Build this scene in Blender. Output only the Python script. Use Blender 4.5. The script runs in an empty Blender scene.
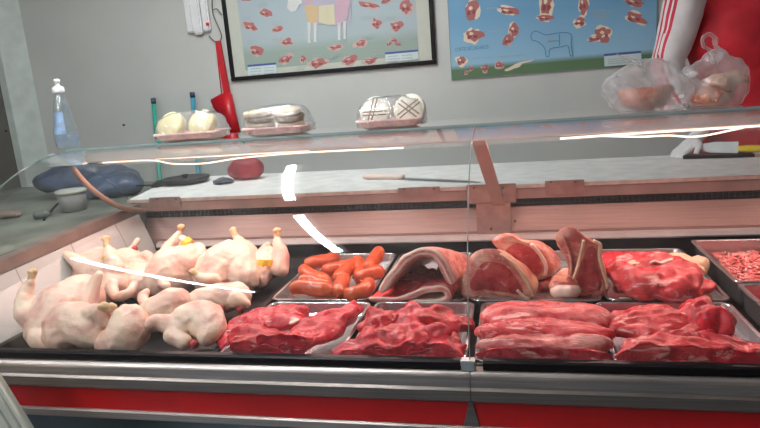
import bpy, bmesh, math, random
from math import sin, cos, pi, radians, sqrt, floor as fl
from mathutils import Vector, Matrix, noise

SC = bpy.context.scene
COL = SC.collection
FLOOR = -0.2          # survey heights below are measured from 0.2 m under the shop floor

# ------------------------------------------------------------------ camera
FPX = 600.0
EYE = Vector((0, 0, 1.55))
_y, _p, _r = radians(12.8), radians(12.0), radians(4.5)
FWD = Vector((-sin(_y)*cos(_p), cos(_y)*cos(_p), -sin(_p)))
_R0 = Vector((cos(_y), sin(_y), 0)); _U0 = _R0.cross(FWD)
RGT = _R0*cos(_r) - _U0*sin(_r)
UPV = _U0*cos(_r) + _R0*sin(_r)
cam_data = bpy.data.cameras.new('camera')
cam = bpy.data.objects.new('camera', cam_data); COL.objects.link(cam)
cam_data.sensor_width = 36; cam_data.lens = 36*FPX/760.0; cam_data.clip_start = .02
M = Matrix((RGT, UPV, -FWD)).transposed().to_4x4()
M.translation = EYE + Vector((0, 0, FLOOR))
cam.matrix_world = M
SC.camera = cam

# ------------------------------------------------------------------ world, lights, exposure
w = bpy.data.worlds.new('world'); SC.world = w; w.use_nodes = True
w.node_tree.nodes['Background'].inputs[0].default_value = (.80, .88, .92, 1)
w.node_tree.nodes['Background'].inputs[1].default_value = 0.6
SC.view_settings.view_transform = 'Standard'
SC.view_settings.look = 'None'
SC.view_settings.exposure = 0.08
SC.view_settings.gamma = 1.0
SC.view_settings.use_curve_mapping = False
SC.cycles.max_bounces = 10
SC.cycles.transparent_max_bounces = 24
SC.cycles.sample_clamp_indirect = 4.0

def area_lamp(name, loc, rot, sx, sy, power, color):
    l = bpy.data.lights.new(name, 'AREA'); l.shape = 'RECTANGLE'
    l.size = sx; l.size_y = sy; l.energy = power; l.color = color
    o = bpy.data.objects.new(name, l); COL.objects.link(o)
    o.location = Vector(loc)+Vector((0, 0, FLOOR)); o.rotation_euler = rot
    return o
# the pink meat-counter strips under the canopy
area_lamp('strip_light_glow_west', (-.86, 2.045, 1.338), (radians(-32), 0, 0), 1.42, .03, 8.4, (1, .60, .52))
area_lamp('strip_light_glow_east', (.60, 2.045, 1.338), (radians(-32), 0, 0), 1.34, .03, 8.4, (1, .60, .52))

# ------------------------------------------------------------------ survey helpers
def ray(x, y):
    return (FWD + RGT*((x-380)/FPX) + UPV*((214-y)/FPX)).normalized()
def PY(x, y, Y):
    d = ray(x, y); return EYE + d*((Y-EYE.y)/d.y)
def PZ(x, y, Z):
    d = ray(x, y); return EYE + d*((Z-EYE.z)/d.z)

# ------------------------------------------------------------------ object helpers
def V(*a): return Vector(a)
def thing(name, label, cat, loc, group=None):
    o = bpy.data.objects.new(name, None); COL.objects.link(o)
    o.location = Vector(loc)+Vector((0, 0, FLOOR)); o.empty_display_size = .05
    o['label'] = label; o['category'] = cat
    if group: o['group'] = group
    return o
def wloc(o):
    p = Vector(o.location)
    while o.parent: o = o.parent; p += Vector(o.location)
    return p
def mk(name, bm, m, parent=None, smooth=True, label=None, cat=None, group=None, kind=None):
    """bm holds survey coordinates; link it as one mesh object."""
    me = bpy.data.meshes.new(name)
    if isinstance(bm, bmesh.types.BMesh):
        bm.to_mesh(me); bm.free()
    else:
        me = bm; me.name = name
    ms = m if isinstance(m, (list, tuple)) else [m]
    if me.materials: me.materials.clear()
    for k in ms: me.materials.append(k)
    co = [v.co for v in me.vertices]
    if parent is not None:
        off = wloc(parent) - Vector((0, 0, FLOOR))
        piv = off
        loc = Vector((0, 0, 0))
    else:
        mn = [min(c[i] for c in co) for i in range(3)]; mx = [max(c[i] for c in co) for i in range(3)]
        piv = Vector(((mn[0]+mx[0])/2, (mn[1]+mx[1])/2, mn[2])); loc = piv + Vector((0, 0, FLOOR))
    me.transform(Matrix.Translation(-piv))
    if smooth: me.polygons.foreach_set('use_smooth', [True]*len(me.polygons))
    me.update()
    o = bpy.data.objects.new(name, me); COL.objects.link(o); o.location = loc
    if parent is not None: o.parent = parent
    if label: o['label'] = label
    if cat: o['category'] = cat
    if group: o['group'] = group
    if kind: o['kind'] = kind
    return o

def box(bm, a, b, bev=0.0, mi=0):
    a, b = Vector(a), Vector(b)
    r = bmesh.ops.create_cube(bm, size=1)
    vs = r['verts']
    for v in vs:
        v.co = Vector(((a.x+b.x)/2+v.co.x*(b.x-a.x), (a.y+b.y)/2+v.co.y*(b.y-a.y), (a.z+b.z)/2+v.co.z*(b.z-a.z)))
    fs = set(f for v in vs for f in v.link_faces)
    for f in fs: f.material_index = mi
    if bev > 0:
        es = set(e for v in vs for e in v.link_edges)
        bmesh.ops.bevel(bm, geom=list(es), offset=bev, segments=2, affect='EDGES')
    return vs
def BM(): return bmesh.new()
def bxo(name, a, b, m, parent=None, bev=.002, **k):
    bm = BM(); box(bm, a, b, bev); return mk(name, bm, m, parent, smooth=False, **k)

def prism(bm, pts, d, mi=0, cap=True):
    """closed polygon of 3D points extruded by vector d"""
    d = Vector(d); A = [bm.verts.new(p) for p in pts]; B = [bm.verts.new(Vector(p)+d) for p in pts]
    n = len(pts); fs = []
    for i in range(n):
        fs.append(bm.faces.new((A[i], A[(i+1) % n], B[(i+1) % n], B[i])))
    if cap:
        fs.append(bm.faces.new(A[::-1])); fs.append(bm.faces.new(B))
    for f in fs: f.material_index = mi
    bmesh.ops.recalc_face_normals(bm, faces=fs)
    return fs

def frames(pts):
    pts = [Vector(p) for p in pts]; n = len(pts); out = []
    t0 = (pts[1]-pts[0]).normalized()
    ref = Vector((0, 0, 1)) if abs(t0.z) < .9 else Vector((1, 0, 0))
    nrm = (ref - t0*ref.dot(t0)).normalized()
    for i in range(n):
        t = (pts[min(i+1, n-1)]-pts[max(i-1, 0)]).normalized()
        nrm = (nrm - t*nrm.dot(t)).normalized()
        out.append((pts[i], nrm, t.cross(nrm)))
    return out
def tube(bm, pts, rad, seg=12, cap=True, fmat=None, squash=1.0):
    fr = frames(pts); rings = []
    for i, (p, a, b) in enumerate(fr):
        r = rad[i] if isinstance(rad, (list, tuple)) else rad
        rings.append([bm.verts.new(p + a*(cos(2*pi*k/seg)*r*squash) + b*(sin(2*pi*k/seg)*r)) for k in range(seg)])
    for i in range(len(rings)-1):
        for k in range(seg):
            f = bm.faces.new((rings[i][k], rings[i][(k+1) % seg], rings[i+1][(k+1) % seg], rings[i+1][k]))
            if fmat: f.material_index = fmat(i, k)
    if cap:
        bm.faces.new(rings[0][::-1]); bm.faces.new(rings[-1])
def smoothpath(pts, n=6):
    """Catmull-Rom through points; every point may carry extra values"""
    P = [tuple(p) for p in pts]; out = []
    for i in range(len(P)-1):
        p0 = P[max(i-1, 0)]; p1 = P[i]; p2 = P[i+1]; p3 = P[min(i+2, len(P)-1)]
        for k in range(n):
            t = k/n
            out.append(tuple(.5*((2*b)+(-a+c)*t+(2*a-5*b+4*c-d)*t*t+(-a+3*b-3*c+d)*t**3) for a, b, c, d in zip(p0, p1, p2, p3)))
    out.append(P[-1]); return out
def smoothloop(pts, n=4):
    P = [tuple(p) for p in pts]; N = len(P); out = []
    for i in range(N):
        p0 = P[i-1]; p1 = P[i]; p2 = P[(i+1) % N]; p3 = P[(i+2) % N]
        for k in range(n):
            t = k/n
            out.append(tuple(.5*((2*b)+(-a+c)*t+(2*a-5*b+4*c-d)*t*t+(-a+3*b-3*c+d)*t**3) for a, b, c, d in zip(p0, p1, p2, p3)))
    return out
def lathe(bm, prof, c, seg=24, axis=None, mi=0):
    c = Vector(c); rings = []
    for r, z in prof:
        rings.append([bm.verts.new(c+Vector((cos(2*pi*k/seg)*r, sin(2*pi*k/seg)*r, z))) for k in range(seg)])
    fs = []
    for i in range(len(rings)-1):
        for k in range(seg):
            fs.append(bm.faces.new((rings[i][k], rings[i][(k+1) % seg], rings[i+1][(k+1) % seg], rings[i+1][k])))
    fs.append(bm.faces.new(rings[0][::-1])); fs.append(bm.faces.new(rings[-1]))
    for f in fs: f.material_index = mi
    return rings
def rrect(hx, hy, r, n=5):
    out = []
    for cx, cy, a0 in ((hx-r, hy-r, 0), (-hx+r, hy-r, 90), (-hx+r, -hy+r, 180), (hx-r, -hy+r, 270)):
        for k in range(n+1):
            a = radians(a0+90*k/n); out.append((cx+cos(a)*r, cy+sin(a)*r))
    return out
def pan(bm, x0, x1, y0, y1, zr, depth, r=.03, rim=.010, taper=.012, th=.0015):
    cx, cy, hx, hy = (x0+x1)/2, (y0+y1)/2, (x1-x0)/2, (y1-y0)/2
    L = [(0, -.004), (0, 0), (.0015, .002), (rim-.002, .002), (rim, 0), (rim+taper*.7, -depth*.85), (rim+taper+.006, -depth)]
    o = [(rim+taper+.006, -depth-th), (rim+taper*.7-th, -depth*.85), (rim-th, -.003), (.0, -.004)]
    rings = []
    for ins, z in L+[None]+o if False else L:
        rings.append([bm.verts.new((cx+x, cy+y, zr+z)) for x, y in rrect(hx-ins, hy-ins, max(r-ins*.6, .004))])
    orr = [[bm.verts.new((cx+x, cy+y, zr+z)) for x, y in rrect(hx-ins, hy-ins, max(r-ins*.6, .004))] for ins, z in o[:3]]
    def br(A, B):
        n = len(A)
        for i in range(n): bm.faces.new((A[i], A[(i+1) % n], B[(i+1) % n], B[i]))
    for a, b in zip(rings, rings[1:]): br(a, b)
    bm.faces.new(rings[-1])
    for a, b in zip(orr, orr[1:]): br(a, b)
    br(orr[-1], rings[0]); bm.faces.new(orr[0][::-1])
    bmesh.ops.recalc_face_normals(bm, faces=bm.faces)

def sphere(bm, c, r, rot=None, sub=2, mi=0):
    rr = bmesh.ops.create_icosphere(bm, subdivisions=sub, radius=1)
    r = Vector((r, r, r)) if not hasattr(r, '__len__') else Vector(r)
    for v in rr['verts']:
        q = Vector((v.co.x*r.x, v.co.y*r.y, v.co.z*r.z))
        if rot: q = rot @ q
        v.co = q + Vector(c)
    if mi:
        for f in set(f for v in rr['verts'] for f in v.link_faces): f.material_index = mi
    return rr['verts']
def chain(bm, pts, seg=14):
    """fat limb: a tapering run of overlapping spheres; pts = (x,y,z,r)"""
    sp = smoothpath(pts, 5)
    for a in sp: sphere(bm, a[:3], max(a[3], .003), sub=2)
def noisy(bm, amp, sc, seed=0, amp2=0, sc2=60):
    off = Vector((seed*7.13, seed*3.7, seed*1.9))
    bm.normal_update()
    for v in bm.verts:
        n = noise.noise(v.co*sc+off)*amp
        if amp2: n += noise.noise(v.co*sc2+off)*amp2
        v.co += v.normal*n
def remesh(bm, voxel=.004, it=4, fac=.6, nz=None):
    me = bpy.data.meshes.new('tmp'); bm.to_mesh(me); bm.free()
    o = bpy.data.objects.new('tmp', me); COL.objects.link(o)
    a = o.modifiers.new('r', 'REMESH'); a.mode = 'VOXEL'; a.voxel_size = voxel; a.use_smooth_shade = True
    b = o.modifiers.new('s', 'SMOOTH'); b.factor = fac; b.iterations = it
    bpy.context.view_layer.update()
    dg = bpy.context.evaluated_depsgraph_get()
    out = bpy.data.meshes.new_from_object(o.evaluated_get(dg), depsgraph=dg)
    bpy.data.objects.remove(o); bpy.data.meshes.remove(me)
    if nz:
        b2 = BM(); b2.from_mesh(out); noisy(b2, *nz); b2.to_mesh(out); b2.free()
    return out

# ------------------------------------------------------------------ materials
class NT:
    def __init__(s, name):
        s.m = bpy.data.materials.new(name); s.m.use_nodes = True
        s.t = s.m.node_tree; s.n = s.t.nodes; s.b = s.n['Principled BSDF']; s.out = s.n['Material Output']
    def new(s, t, **k):
        x = s.n.new(t)
        for a, b in k.items(): setattr(x, a, b)
        return x
    def link(s, a, b): s.t.links.new(a, b)
    def coord(s, scale=(1, 1, 1), rot=(0, 0, 0), which='Object'):
        tc = s.new('ShaderNodeTexCoord'); mp = s.new('ShaderNodeMapping')
        mp.inputs['Scale'].default_value = scale; mp.inputs['Rotation'].default_value = rot
        s.link(tc.outputs[which], mp.inputs[0]); return mp.outputs[0]
    def noise(s, scale, detail=3, vec=None, rough=.5, dist=0):
        x = s.new('ShaderNodeTexNoise'); x.inputs['Scale'].default_value = scale; x.inputs['Detail'].default_value = detail
        x.inputs['Roughness'].default_value = rough; x.inputs['Distortion'].default_value = dist
        s.link(vec if vec is not None else s.coord(), x.inputs['Vector']); return x.outputs['Fac']
    def ramp(s, fac, stops):
        x = s.new('ShaderNodeValToRGB'); el = x.color_ramp.elements
        while len(el) < len(stops): el.new(.5)
        for e, (p, c) in zip(el, stops): e.position = p; e.color = (*c, 1) if len(c) == 3 else c
        s.link(fac, x.inputs[0]); return x.outputs[0]
    def mix(s, fac, a, b, blend='MIX'):
        x = s.new('ShaderNodeMix', data_type='RGBA', blend_type=blend)
        for inp, v in ((x.inputs[0], fac), (x.inputs[6], a), (x.inputs[7], b)):
            if isinstance(v, (int, float)): inp.default_value = v
            elif isinstance(v, tuple): inp.default_value = (*v, 1)
            else: s.link(v, inp)
        return x.outputs[2]
    def bump(s, h, strength=.3, dist=.002):
        x = s.new('ShaderNodeBump'); x.inputs['Strength'].default_value = strength; x.inputs['Distance'].default_value = dist
        s.link(h, x.inputs['Height']); s.link(x.outputs[0], s.b.inputs['Normal']); return x
    def set(s, color=None, rough=None, metal=None, spec=None, sss=None, sssr=None, coat=None, alpha=None):
        B = s.b.inputs
        if color is not None:
            if isinstance(color, tuple): B['Base Color'].default_value = (*color, 1)
            else: s.link(color, B['Base Color'])
        if rough is not None:
            if isinstance(rough, (int, float)): B['Roughness'].default_value = rough
            else: s.link(rough, B['Roughness'])
        if metal is not None: B['Metallic'].default_value = metal
        if spec is not None: B['Specular IOR Level'].default_value = spec
        if sss:
            B['Subsurface Weight'].default_value = sss; B['Subsurface Radius'].default_value = sssr or (1, .3, .2); B['Subsurface Scale'].default_value = .012
        if coat: B['Coat Weight'].default_value = coat; B['Coat Roughness'].default_value = .15
        return s
def plain(name, c, rough=.5, metal=0, var=.06, nsc=12, bump=.1, **k):
    s = NT(name)
    n = s.noise(nsc, 4)
    d = tuple(max(0, x*(1-var*2)) for x in c); e = tuple(min(1, x*(1+var)) for x in c)
    s.set(color=s.ramp(n, [(.3, d), (.7, e)]), rough=rough, metal=metal, **k)
    if bump: s.bump(s.noise(nsc*8, 3), bump, .001)
    return s.m
def emit(name, c, st):
    s = NT(name); e = s.new('ShaderNodeEmission'); e.inputs[0].default_value = (*c, 1); e.inputs[1].default_value = st
    s.link(e.outputs[0], s.out.inputs[0]); return s.m
def sheet(name, tint, k=1.0, rough=.0, haze=0.0, hazec=(.9, .9, .9), bump=None, base=.04, hazetex=None):
    """thin clear sheet: see-through with Schlick reflection, optional milky film"""
    s = NT(name); s.n.remove(s.b)
    g = s.new('ShaderNodeNewGeometry'); d = s.new('ShaderNodeVectorMath', operation='DOT_PRODUCT')
    s.link(g.outputs['Normal'], d.inputs[0]); s.link(g.outputs['Incoming'], d.inputs[1])
    def mt(op, a, b=None):
        x = s.new('ShaderNodeMath', operation=op)
        for i, v in enumerate((a, b)):
            if v is None: continue
            if isinstance(v, (int, float)): x.inputs[i].default_value = v
            else: s.link(v, x.inputs[i])
        return x.outputs[0]
    c = mt('ABSOLUTE', d.outputs['Value']); oc = mt('SUBTRACT', 1.0, c); p5 = mt('POWER', oc, 5.0)
    F = mt('MINIMUM', mt('MULTIPLY', mt('ADD', mt('MULTIPLY', p5, 1-base), base), k), 1.0)
    tr = s.new('ShaderNodeBsdfTransparent'); tr.inputs[0].default_value = (*tint, 1)
    gl = s.new('ShaderNodeBsdfGlossy'); gl.inputs['Roughness'].default_value = rough; gl.inputs['Color'].default_value = (1, 1, 1, 1)
    body = tr.outputs[0]
    if haze:
        df = s.new('ShaderNodeBsdfDiffuse'); df.inputs[0].default_value = (*hazec, 1)
        tl = s.new('ShaderNodeBsdfTranslucent'); tl.inputs[0].default_value = (*hazec, 1)
        m0 = s.new('ShaderNodeMixShader'); m0.inputs[0].default_value = .45
        s.link(df.outputs[0], m0.inputs[1]); s.link(tl.outputs[0], m0.inputs[2])
        m1 = s.new('ShaderNodeMixShader')
        if hazetex:
            hz = s.ramp(s.noise(hazetex, 4, dist=.6), [(.35, (haze*.35,)*3), (.7, (min(1, haze*1.7),)*3)]); s.link(hz, m1.inputs[0])
        else: m1.inputs[0].default_value = haze
        s.link(body, m1.inputs[1]); s.link(m0.outputs[0], m1.inputs[2]); body = m1.outputs[0]
    if bump:
        b = s.new('ShaderNodeBump'); b.inputs['Strength'].default_value = bump[1]; b.inputs['Distance'].default_value = .004
        s.link(s.noise(bump[0], 3, dist=1.2), b.inputs['Height']); s.link(b.outputs[0], gl.inputs['Normal'])
    mx = s.new('ShaderNodeMixShader'); s.link(F, mx.inputs[0]); s.link(body, mx.inputs[1]); s.link(gl.outputs[0], mx.inputs[2])
    s.link(mx.outputs[0], s.out.inputs[0]); return s.m
def steel(name, c, rough=.3, axis=0, streak=.25, metal=.9):
    s = NT(name); sc = [1.5, 90, 90]
    if axis == 2: sc = [90, 90, 1.5]
    if axis == 1: sc = [90, 1.5, 90]
    n = s.noise(3, 4, s.coord(tuple(sc))); n2 = s.noise(4, 3)
    col = s.mix(n2, tuple(x*.82 for x in c), c)
    s.set(color=s.mix(s.ramp(n, [(.35, (0, 0, 0)), (.7, (1, 1, 1))]), col, tuple(min(1, x*(1+streak)) for x in c)), metal=metal,
          rough=s.ramp(n2, [(.3, (rough*.8,)*3), (.7, (rough*1.3,)*3)]))
    s.bump(n, .06, .001); return s.m
def meat(name, a, b, fat=(.80, .42, .38), marble=.5, msc=(14, 40, 40), rough=.30, dark=None):
    s = NT(name)
    n = s.noise(13, 6, dist=1.0, rough=.6); col = s.ramp(n, [(.34, tuple(x*.62 for x in a)), (.46, a), (.62, b)])
    st = s.noise(1, 6, s.coord(msc, (0, 0, .35)), rough=.65, dist=.9)
    lo = .66-marble*.13
    f = s.ramp(st, [(lo, (0, 0, 0)), (lo+.05, (.85, .85, .85))])
    c2 = s.mix(f, col, fat)
    fine = s.noise(1, 5, s.coord((45, 240, 190), (0, 0, .35)), rough=.6)
    c3 = s.mix(s.ramp(fine, [(.36, (.38, .38, .38)), (.55, (0, 0, 0))]), c2, tuple(x*.45 for x in a))  # crevices between the fibres darkened: their shade is put into the colour
    s.set(color=c3, rough=s.ramp(s.noise(34, 4), [(.35, (rough*.7,)*3), (.7, (min(1, rough*1.8),)*3)]), spec=.45, sss=.06)
    h = s.mix(.35, s.noise(40, 7, dist=.8, rough=.65), fine); s.bump(h, .65, .004)
    return s.m

WALL = plain('plaster_grey', (.56, .56, .525), .75, var=.04, nsc=1.8, bump=.15)
def wallmat():
    s = NT('painted_plaster'); a = s.noise(1.3, 5); b = s.noise(60, 3)
    c = s.ramp(a, [(.3, (.53, .54, .51)), (.7, (.62, .62, .59))])
    s.set(color=c, rough=.7); s.bump(b, .12, .002); return s.m
WALL = wallmat()
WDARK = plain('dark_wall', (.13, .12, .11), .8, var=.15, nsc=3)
JAMB = plain('pale_jamb', (.55, .60, .56), .6)
FLOORM = plain('floor_tile', (.16, .18, .20), .35, var=.2, nsc=4)
CEIL = plain('ceiling_white', (.7, .7, .68), .8)
STEEL = steel('brushed_steel', (.50, .44, .41), .40)
STEELD = steel('steel_face', (.30, .255, .235), .38)
STEELP = steel('inner_steel', (.31, .20, .18), .42, metal=.5)
PANST = steel('pan_steel', (.56, .55, .56), .22, axis=1)
BROWN = plain('enamelled_rail', (.25, .18, .155), .4, metal=.3, var=.1, nsc=20)
BEAM = plain('painted_beam', (.40, .27, .24), .4, metal=.3, var=.12, nsc=10)
BLK = plain('black_plastic', (.008, .006, .007), .45, nsc=30, spec=.2)
BLKM = plain('black_tray_plastic', (.008, .006, .007), .5, nsc=30, spec=.25)
RED = plain('red_enamel', (.62, .012, .014), .3, var=.05, nsc=6, bump=.03)
WHT = plain('white_board', (.86, .83, .80), .55, var=.07, nsc=14)
TILE = None
def tilemat():
    s = NT('white_end_tiles'); br = s.new('ShaderNodeTexBrick'); br.offset = 0
    s.link(s.coord((1, 1, 1), (0, pi/2, pi/2)), br.inputs['Vector'])
    br.inputs['Scale'].default_value = 1; br.inputs['Brick Width'].default_value = .27; br.inputs['Row Height'].default_value = .3
    br.inputs['Mortar Size'].default_value = .003
    br.inputs['Color1'].default_value = (.56, .54, .52, 1); br.inputs['Color2'].default_value = (.50, .49, .47, 1); br.inputs['Mortar'].default_value = (.3, .26, .24, 1)
    n = s.noise(14, 5); s.set(color=s.mix(s.ramp(n, [(.4, (0, 0, 0)), (.8, (.5, .5, .5))]), br.outputs[0], (.5, .46, .42)), rough=.3); return s.m
TILE = tilemat()
GLASS = sheet('curved_pane', (.975, .985, .98), k=1.0, rough=.012, haze=.008, hazec=(.85, .92, .90), hazetex=5)
EDGE = plain('glass_edge', (.10, .22, .21), .2, nsc=20)
SHELFG = sheet('shelf_pane', (.80, .88, .86), k=1.6, rough=.05, haze=.22, hazec=(.72, .78, .76))
FASC = plain('canopy_profile', (.88, .84, .82), .5, metal=0, var=.06, nsc=6)
TUBEW = emit('tube_light', (.93, .98, 1.0), 118)
LAMP_GLINT = emit('pink_lamp_and_glint', (1, .72, .58), 2.6)

# ------------------------------------------------------------------ room
def plane_box(name, a, b, m, **k):
    bm = BM(); box(bm, a, b); return mk(name, bm, m, None, smooth=False, kind='structure', **k)
X0, X1, YB, YF, ZC, Z0 = -3.20, 3.2, 3.5, -3.2, 2.85, .2
plane_box('floor', (X0-.1, YF-1, Z0-.1), (X1+.1, YB+.1, Z0), FLOORM)
plane_box('ceiling', (X0-.1, YF, ZC), (X1+.1, YB+.1, ZC+.1), CEIL)
plane_box('wall_back', (X0-.1, YB, Z0), (X1+.1, YB+.1, ZC), WALL)
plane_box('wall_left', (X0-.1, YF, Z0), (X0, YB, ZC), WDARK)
plane_box('wall_right', (X1, YF, Z0), (X1+.1, YB, ZC), WALL)
plane_box('wall_front', (X0-.1, YF-.1, Z0), (X1+.1, YF, ZC), plain('shop_front_dark', (.14, .14, .14), .8))
bm = BM(); prism(bm, [(X0, YB-.13, Z0), (X0+.05, YB-.13, Z0), (X0+.14, YB, Z0), (X0, YB, Z0)], (0, 0, ZC-Z0)); mk('trim_1', bm, JAMB, smooth=False, kind='structure')
plane_box('trim_2', (-2.6, 2.98, Z0), (X1, YB, Z0+.12), FLOORM)   # raised floor behind the counter
SC.objects['trim_2']['label'] = 'raised floor platform behind the counter'
SPOT = plain('wall_stain', (.02, .02, .025), .8)
bm = BM()
for px, py, r in ((18, 123, .016), (14, 134, .011), (20, 134, .013), (6, 131, .007)):
    d = ray(px, py); p = EYE + d*((X0-EYE.x)/d.x)
    sphere(bm, (X0+.0015, p.y, p.z), (.002, r*1.6, r), sub=2)
mk('stain', bm, SPOT, label='black specks of dirt on the dark side wall', cat='stain', kind='stuff')
bm = BM(); p = PY(124, 125, YB); sphere(bm, (p.x, YB-.002, p.z), (.010, .004, .007)); mk('wall_plug', bm, SPOT, label='tiny dark screw plug in the plain wall above the left tray', cat='screw')

# fluorescent ceiling fixtures
def fixture(a, b, label):
    a, b = Vector(a), Vector(b); d = (b-a).normalized(); s = Vector((d.y, -d.x, 0))
    t = thing('ceiling_light', label, 'ceiling light', ((a+b)/2).to_tuple()[:2]+(ZC,))
    bm = BM(); prism(bm, [a+s*.09+V(0, 0, .10), a-s*.09+V(0, 0, .10), a-s*.06+V(0, 0, .03), a+s*.06+V(0, 0, .03)], b-a); mk('housing', bm, WHT, t, smooth=False)
    bm = BM()
    for k in (-1, 1): tube(bm, [a+s*.014*k+d*.03, b+s*.014*k-d*.03], .015, 12)
    o = mk('fluorescent_tube', bm, TUBEW, t)
    for q, e in ((a, 1), (b, -1)):
        bm = BM(); c = q+d*.015*e
        prism(bm, [c+s*.07+V(0, 0, -.03), c-s*.07+V(0, 0, -.03), c-s*.07+V(0, 0, .05), c+s*.07+V(0, 0, .05)], d*.012*e); mk('end_cap', bm, WHT, t, smooth=False)
fixture((-1.30, 2.78, 2.72), (-1.165, 1.72, 2.72), 'twin tube ceiling light above the worktop, nearer the back wall')
fixture((-1.125, 1.42, 2.72), (-.99, .42, 2.72), 'twin tube ceiling light above the front edge of the display case')
fixture((-2.80, .42, 2.72), (-2.24, -1.70, 2.72), 'twin tube ceiling light near the left wall over the customers')
# ------------------------------------------------------------------ the refrigerated display case
XL, XR, XJ = -1.64, 1.35, -.112
case = thing('display_case', 'long refrigerated meat display case with curved glass and red front band', 'display case', (-.15, 1.9, Z0))
def xprof(name, prof, x0, x1, m, parent=case, smooth=False, label=None):
    bm = BM(); prism(bm, [(x0, y, z) for y, z in prof], (x1-x0, 0, 0)); return mk(name, bm, m, parent, smooth=smooth, label=label)
# front: rail, face, red band, lower strip, kick panel - in two lengths that meet at the joint
def arc(cy, cz, r, a0, a1, n=7): return [(cy+cos(radians(a0+(a1-a0)*k/n))*r, cz+sin(radians(a0+(a1-a0)*k/n))*r) for k in range(n+1)]
for xa, xb in ((XL-.05, XJ-.0008), (XJ+.0008, XR)):
    xprof('front_rail', [(1.345, .80), (1.322, .80), (1.318, .832)] + [(1.316, .842)] + arc(1.334, .854, .018, 190, 110, 6) + [(1.345, .874)], xa, xb, STEEL, smooth=False)
    xprof('rail_face', [(1.36, .7935), (1.318, .7935), (1.312, .80), (1.312, .826), (1.318, .832), (1.36, .832)], xa, xb, STEELD)
    xprof('red_band', [(1.36, .726), (1.328, .726), (1.328, .793), (1.36, .793)], xa, xb, RED)
    xprof('lower_strip', [(1.36, .700), (1.322, .700), (1.318, .704), (1.318, .722), (1.324, .7255), (1.36, .7255)], xa, xb, STEEL)
    xprof('black_seal', [(1.350, .874), (1.328, .874), (1.326, .877), (1.328, .891), (1.334, .895), (1.350, .895)], xa+.03, xb-(.02 if xb < 0 else 0)-.0, BLK)
bm = BM(); prism(bm, [(XJ-.022, 1.324, .727), (XJ+.016, 1.324, .727), (XJ+.002, 1.324, .793), (XJ-.006, 1.324, .793)], (0, .003, 0)); mk('joint_cover', bm, STEELD, case, smooth=False)
CLIP = plain('joint_clip', (.42, .46, .47), .3, metal=.4)
bxo('joint_clip', (XJ-.022, 1.325, .870), (XJ+.012, 1.350, .896), CLIP, case)
KICK = plain('kick_panel', (.20, .24, .26), .3, metal=.5, var=.2, nsc=3)
xprof('kick_panel', [(1.42, .28), (1.40, .28), (1.375, .70), (1.42, .70)], XL-.03, XR, KICK)
bm = BM(); box(bm, (XL-.02, 1.46, Z0+.0), (XR, 2.38, .28)); mk('plinth', bm, BLK, case, smooth=False)
bm = BM(); box(bm, (XL-.03, 1.42, .28), (XR, 2.40, .80)); mk('case_body', bm, STEELD, case, smooth=False)
# deck
bm = BM(); box(bm, (XL+.0, 1.345, .80), (XR, 2.36, .835), .002); mk('deck', bm, BLKM, case, smooth=False)
# sloping inner back with ledge
xprof('back_panel', [(2.345, .955), (2.348, .955), (2.392, 1.042), (2.42, 1.042), (2.42, .83), (2.35, .83)], XL, XR, STEELP)
xprof('back_ledge', [(2.318, .926), (2.322, .942), (2.35, .945), (2.35, .922), (2.322, .920)], -1.56, XR, plain('ledge_bright', (.78, .72, .70), .3, metal=.5))
bxo('back_shadow_gap', (XL, 2.335, .84), (XR, 2.35, .92), BLK, case)
# seams of the sloping back
for xs in (-1.60, .62): pass
# vent slot: honeycomb
bxo('vent_slot', (XL, 2.40, 1.040), (XR, 2.42, 1.080), BLK, case)
bm = BM()
for k in range(150):
    x = -1.6 + k*.0195
    box(bm, (x, 2.392, 1.043), (x+.004, 2.40, 1.077))
for z in (1.052, 1.066): box(bm, (XL, 2.393, z), (XR, 2.399, z+.0025))
mk('vent_grille', bm, plain('grille_dark', (.018, .014, .015), .6), case, smooth=False)
# beam over the vent
bxo('rear_beam', (XL, 2.365, 1.078), (XR, 2.43, 1.119), BEAM, case, bev=.003)
# bracket plates on the beam
SCREW = plain('screw', (.18, .12, .11), .35, metal=.7)
PLATE = plain('bracket_plate', (.42, .29, .26), .35, metal=.5, var=.12, nsc=25)
def plate(px0, py0, px1, py1, Y=2.36, screws=(), nm='bracket_plate'):
    a, b = PY(px0, (py0+py1)/2, Y), PY(px1, (py0+py1)/2, Y); cx = (px0+px1)/2
    zt, zb = PY(cx, py0, Y).z, PY(cx, py1, Y).z
    o = bxo(nm, (a.x, Y-.006, zb), (b.x, Y, zt), PLATE, case, bev=.0015)
    for sx, sy in screws:
        q = PY(sx, sy, Y-.006); s = BM(); sphere(s, q, (.005, .003, .005)); mk('screw', s, SCREW, o)
plate(467, 184, 516, 203, screws=((503, 188), (502, 195), (474, 188)))
plate(477, 203, 511, 240, Y=2.345, screws=((491, 229), (515, 221)), nm='post_plate')
plate(545, 180, 584, 194, screws=((551, 182), (575, 182)))
plate(150, 197, 181, 207, screws=((157, 199), (176, 199)))
plate(398, 187, 440, 195, screws=((404, 189), (434, 189)))
# posts that carry the canopy
POST = plain('bracket_post', (.45, .25, .20), .35, metal=.35, var=.06)
a, b = V(-.106, 2.02, 1.35), V(-.054, 2.335, 1.06)
bm = BM(); d = (b-a); prism(bm, [a+V(-.023, 0, 0), a+V(.023, 0, 0), a+V(.023, .008, .006), a+V(-.023, .008, .006)], d); mk('canopy_post', bm, POST, case, smooth=False)
a, b = V(1.22, 2.02, 1.35), V(1.26, 2.335, 1.06)
bm = BM(); prism(bm, [a+V(-.023, 0, 0), a+V(.023, 0, 0), a+V(.023, .008, .006), a+V(-.023, .008, .006)], b-a); mk('canopy_post', bm, POST, case, smooth=False)
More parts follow.
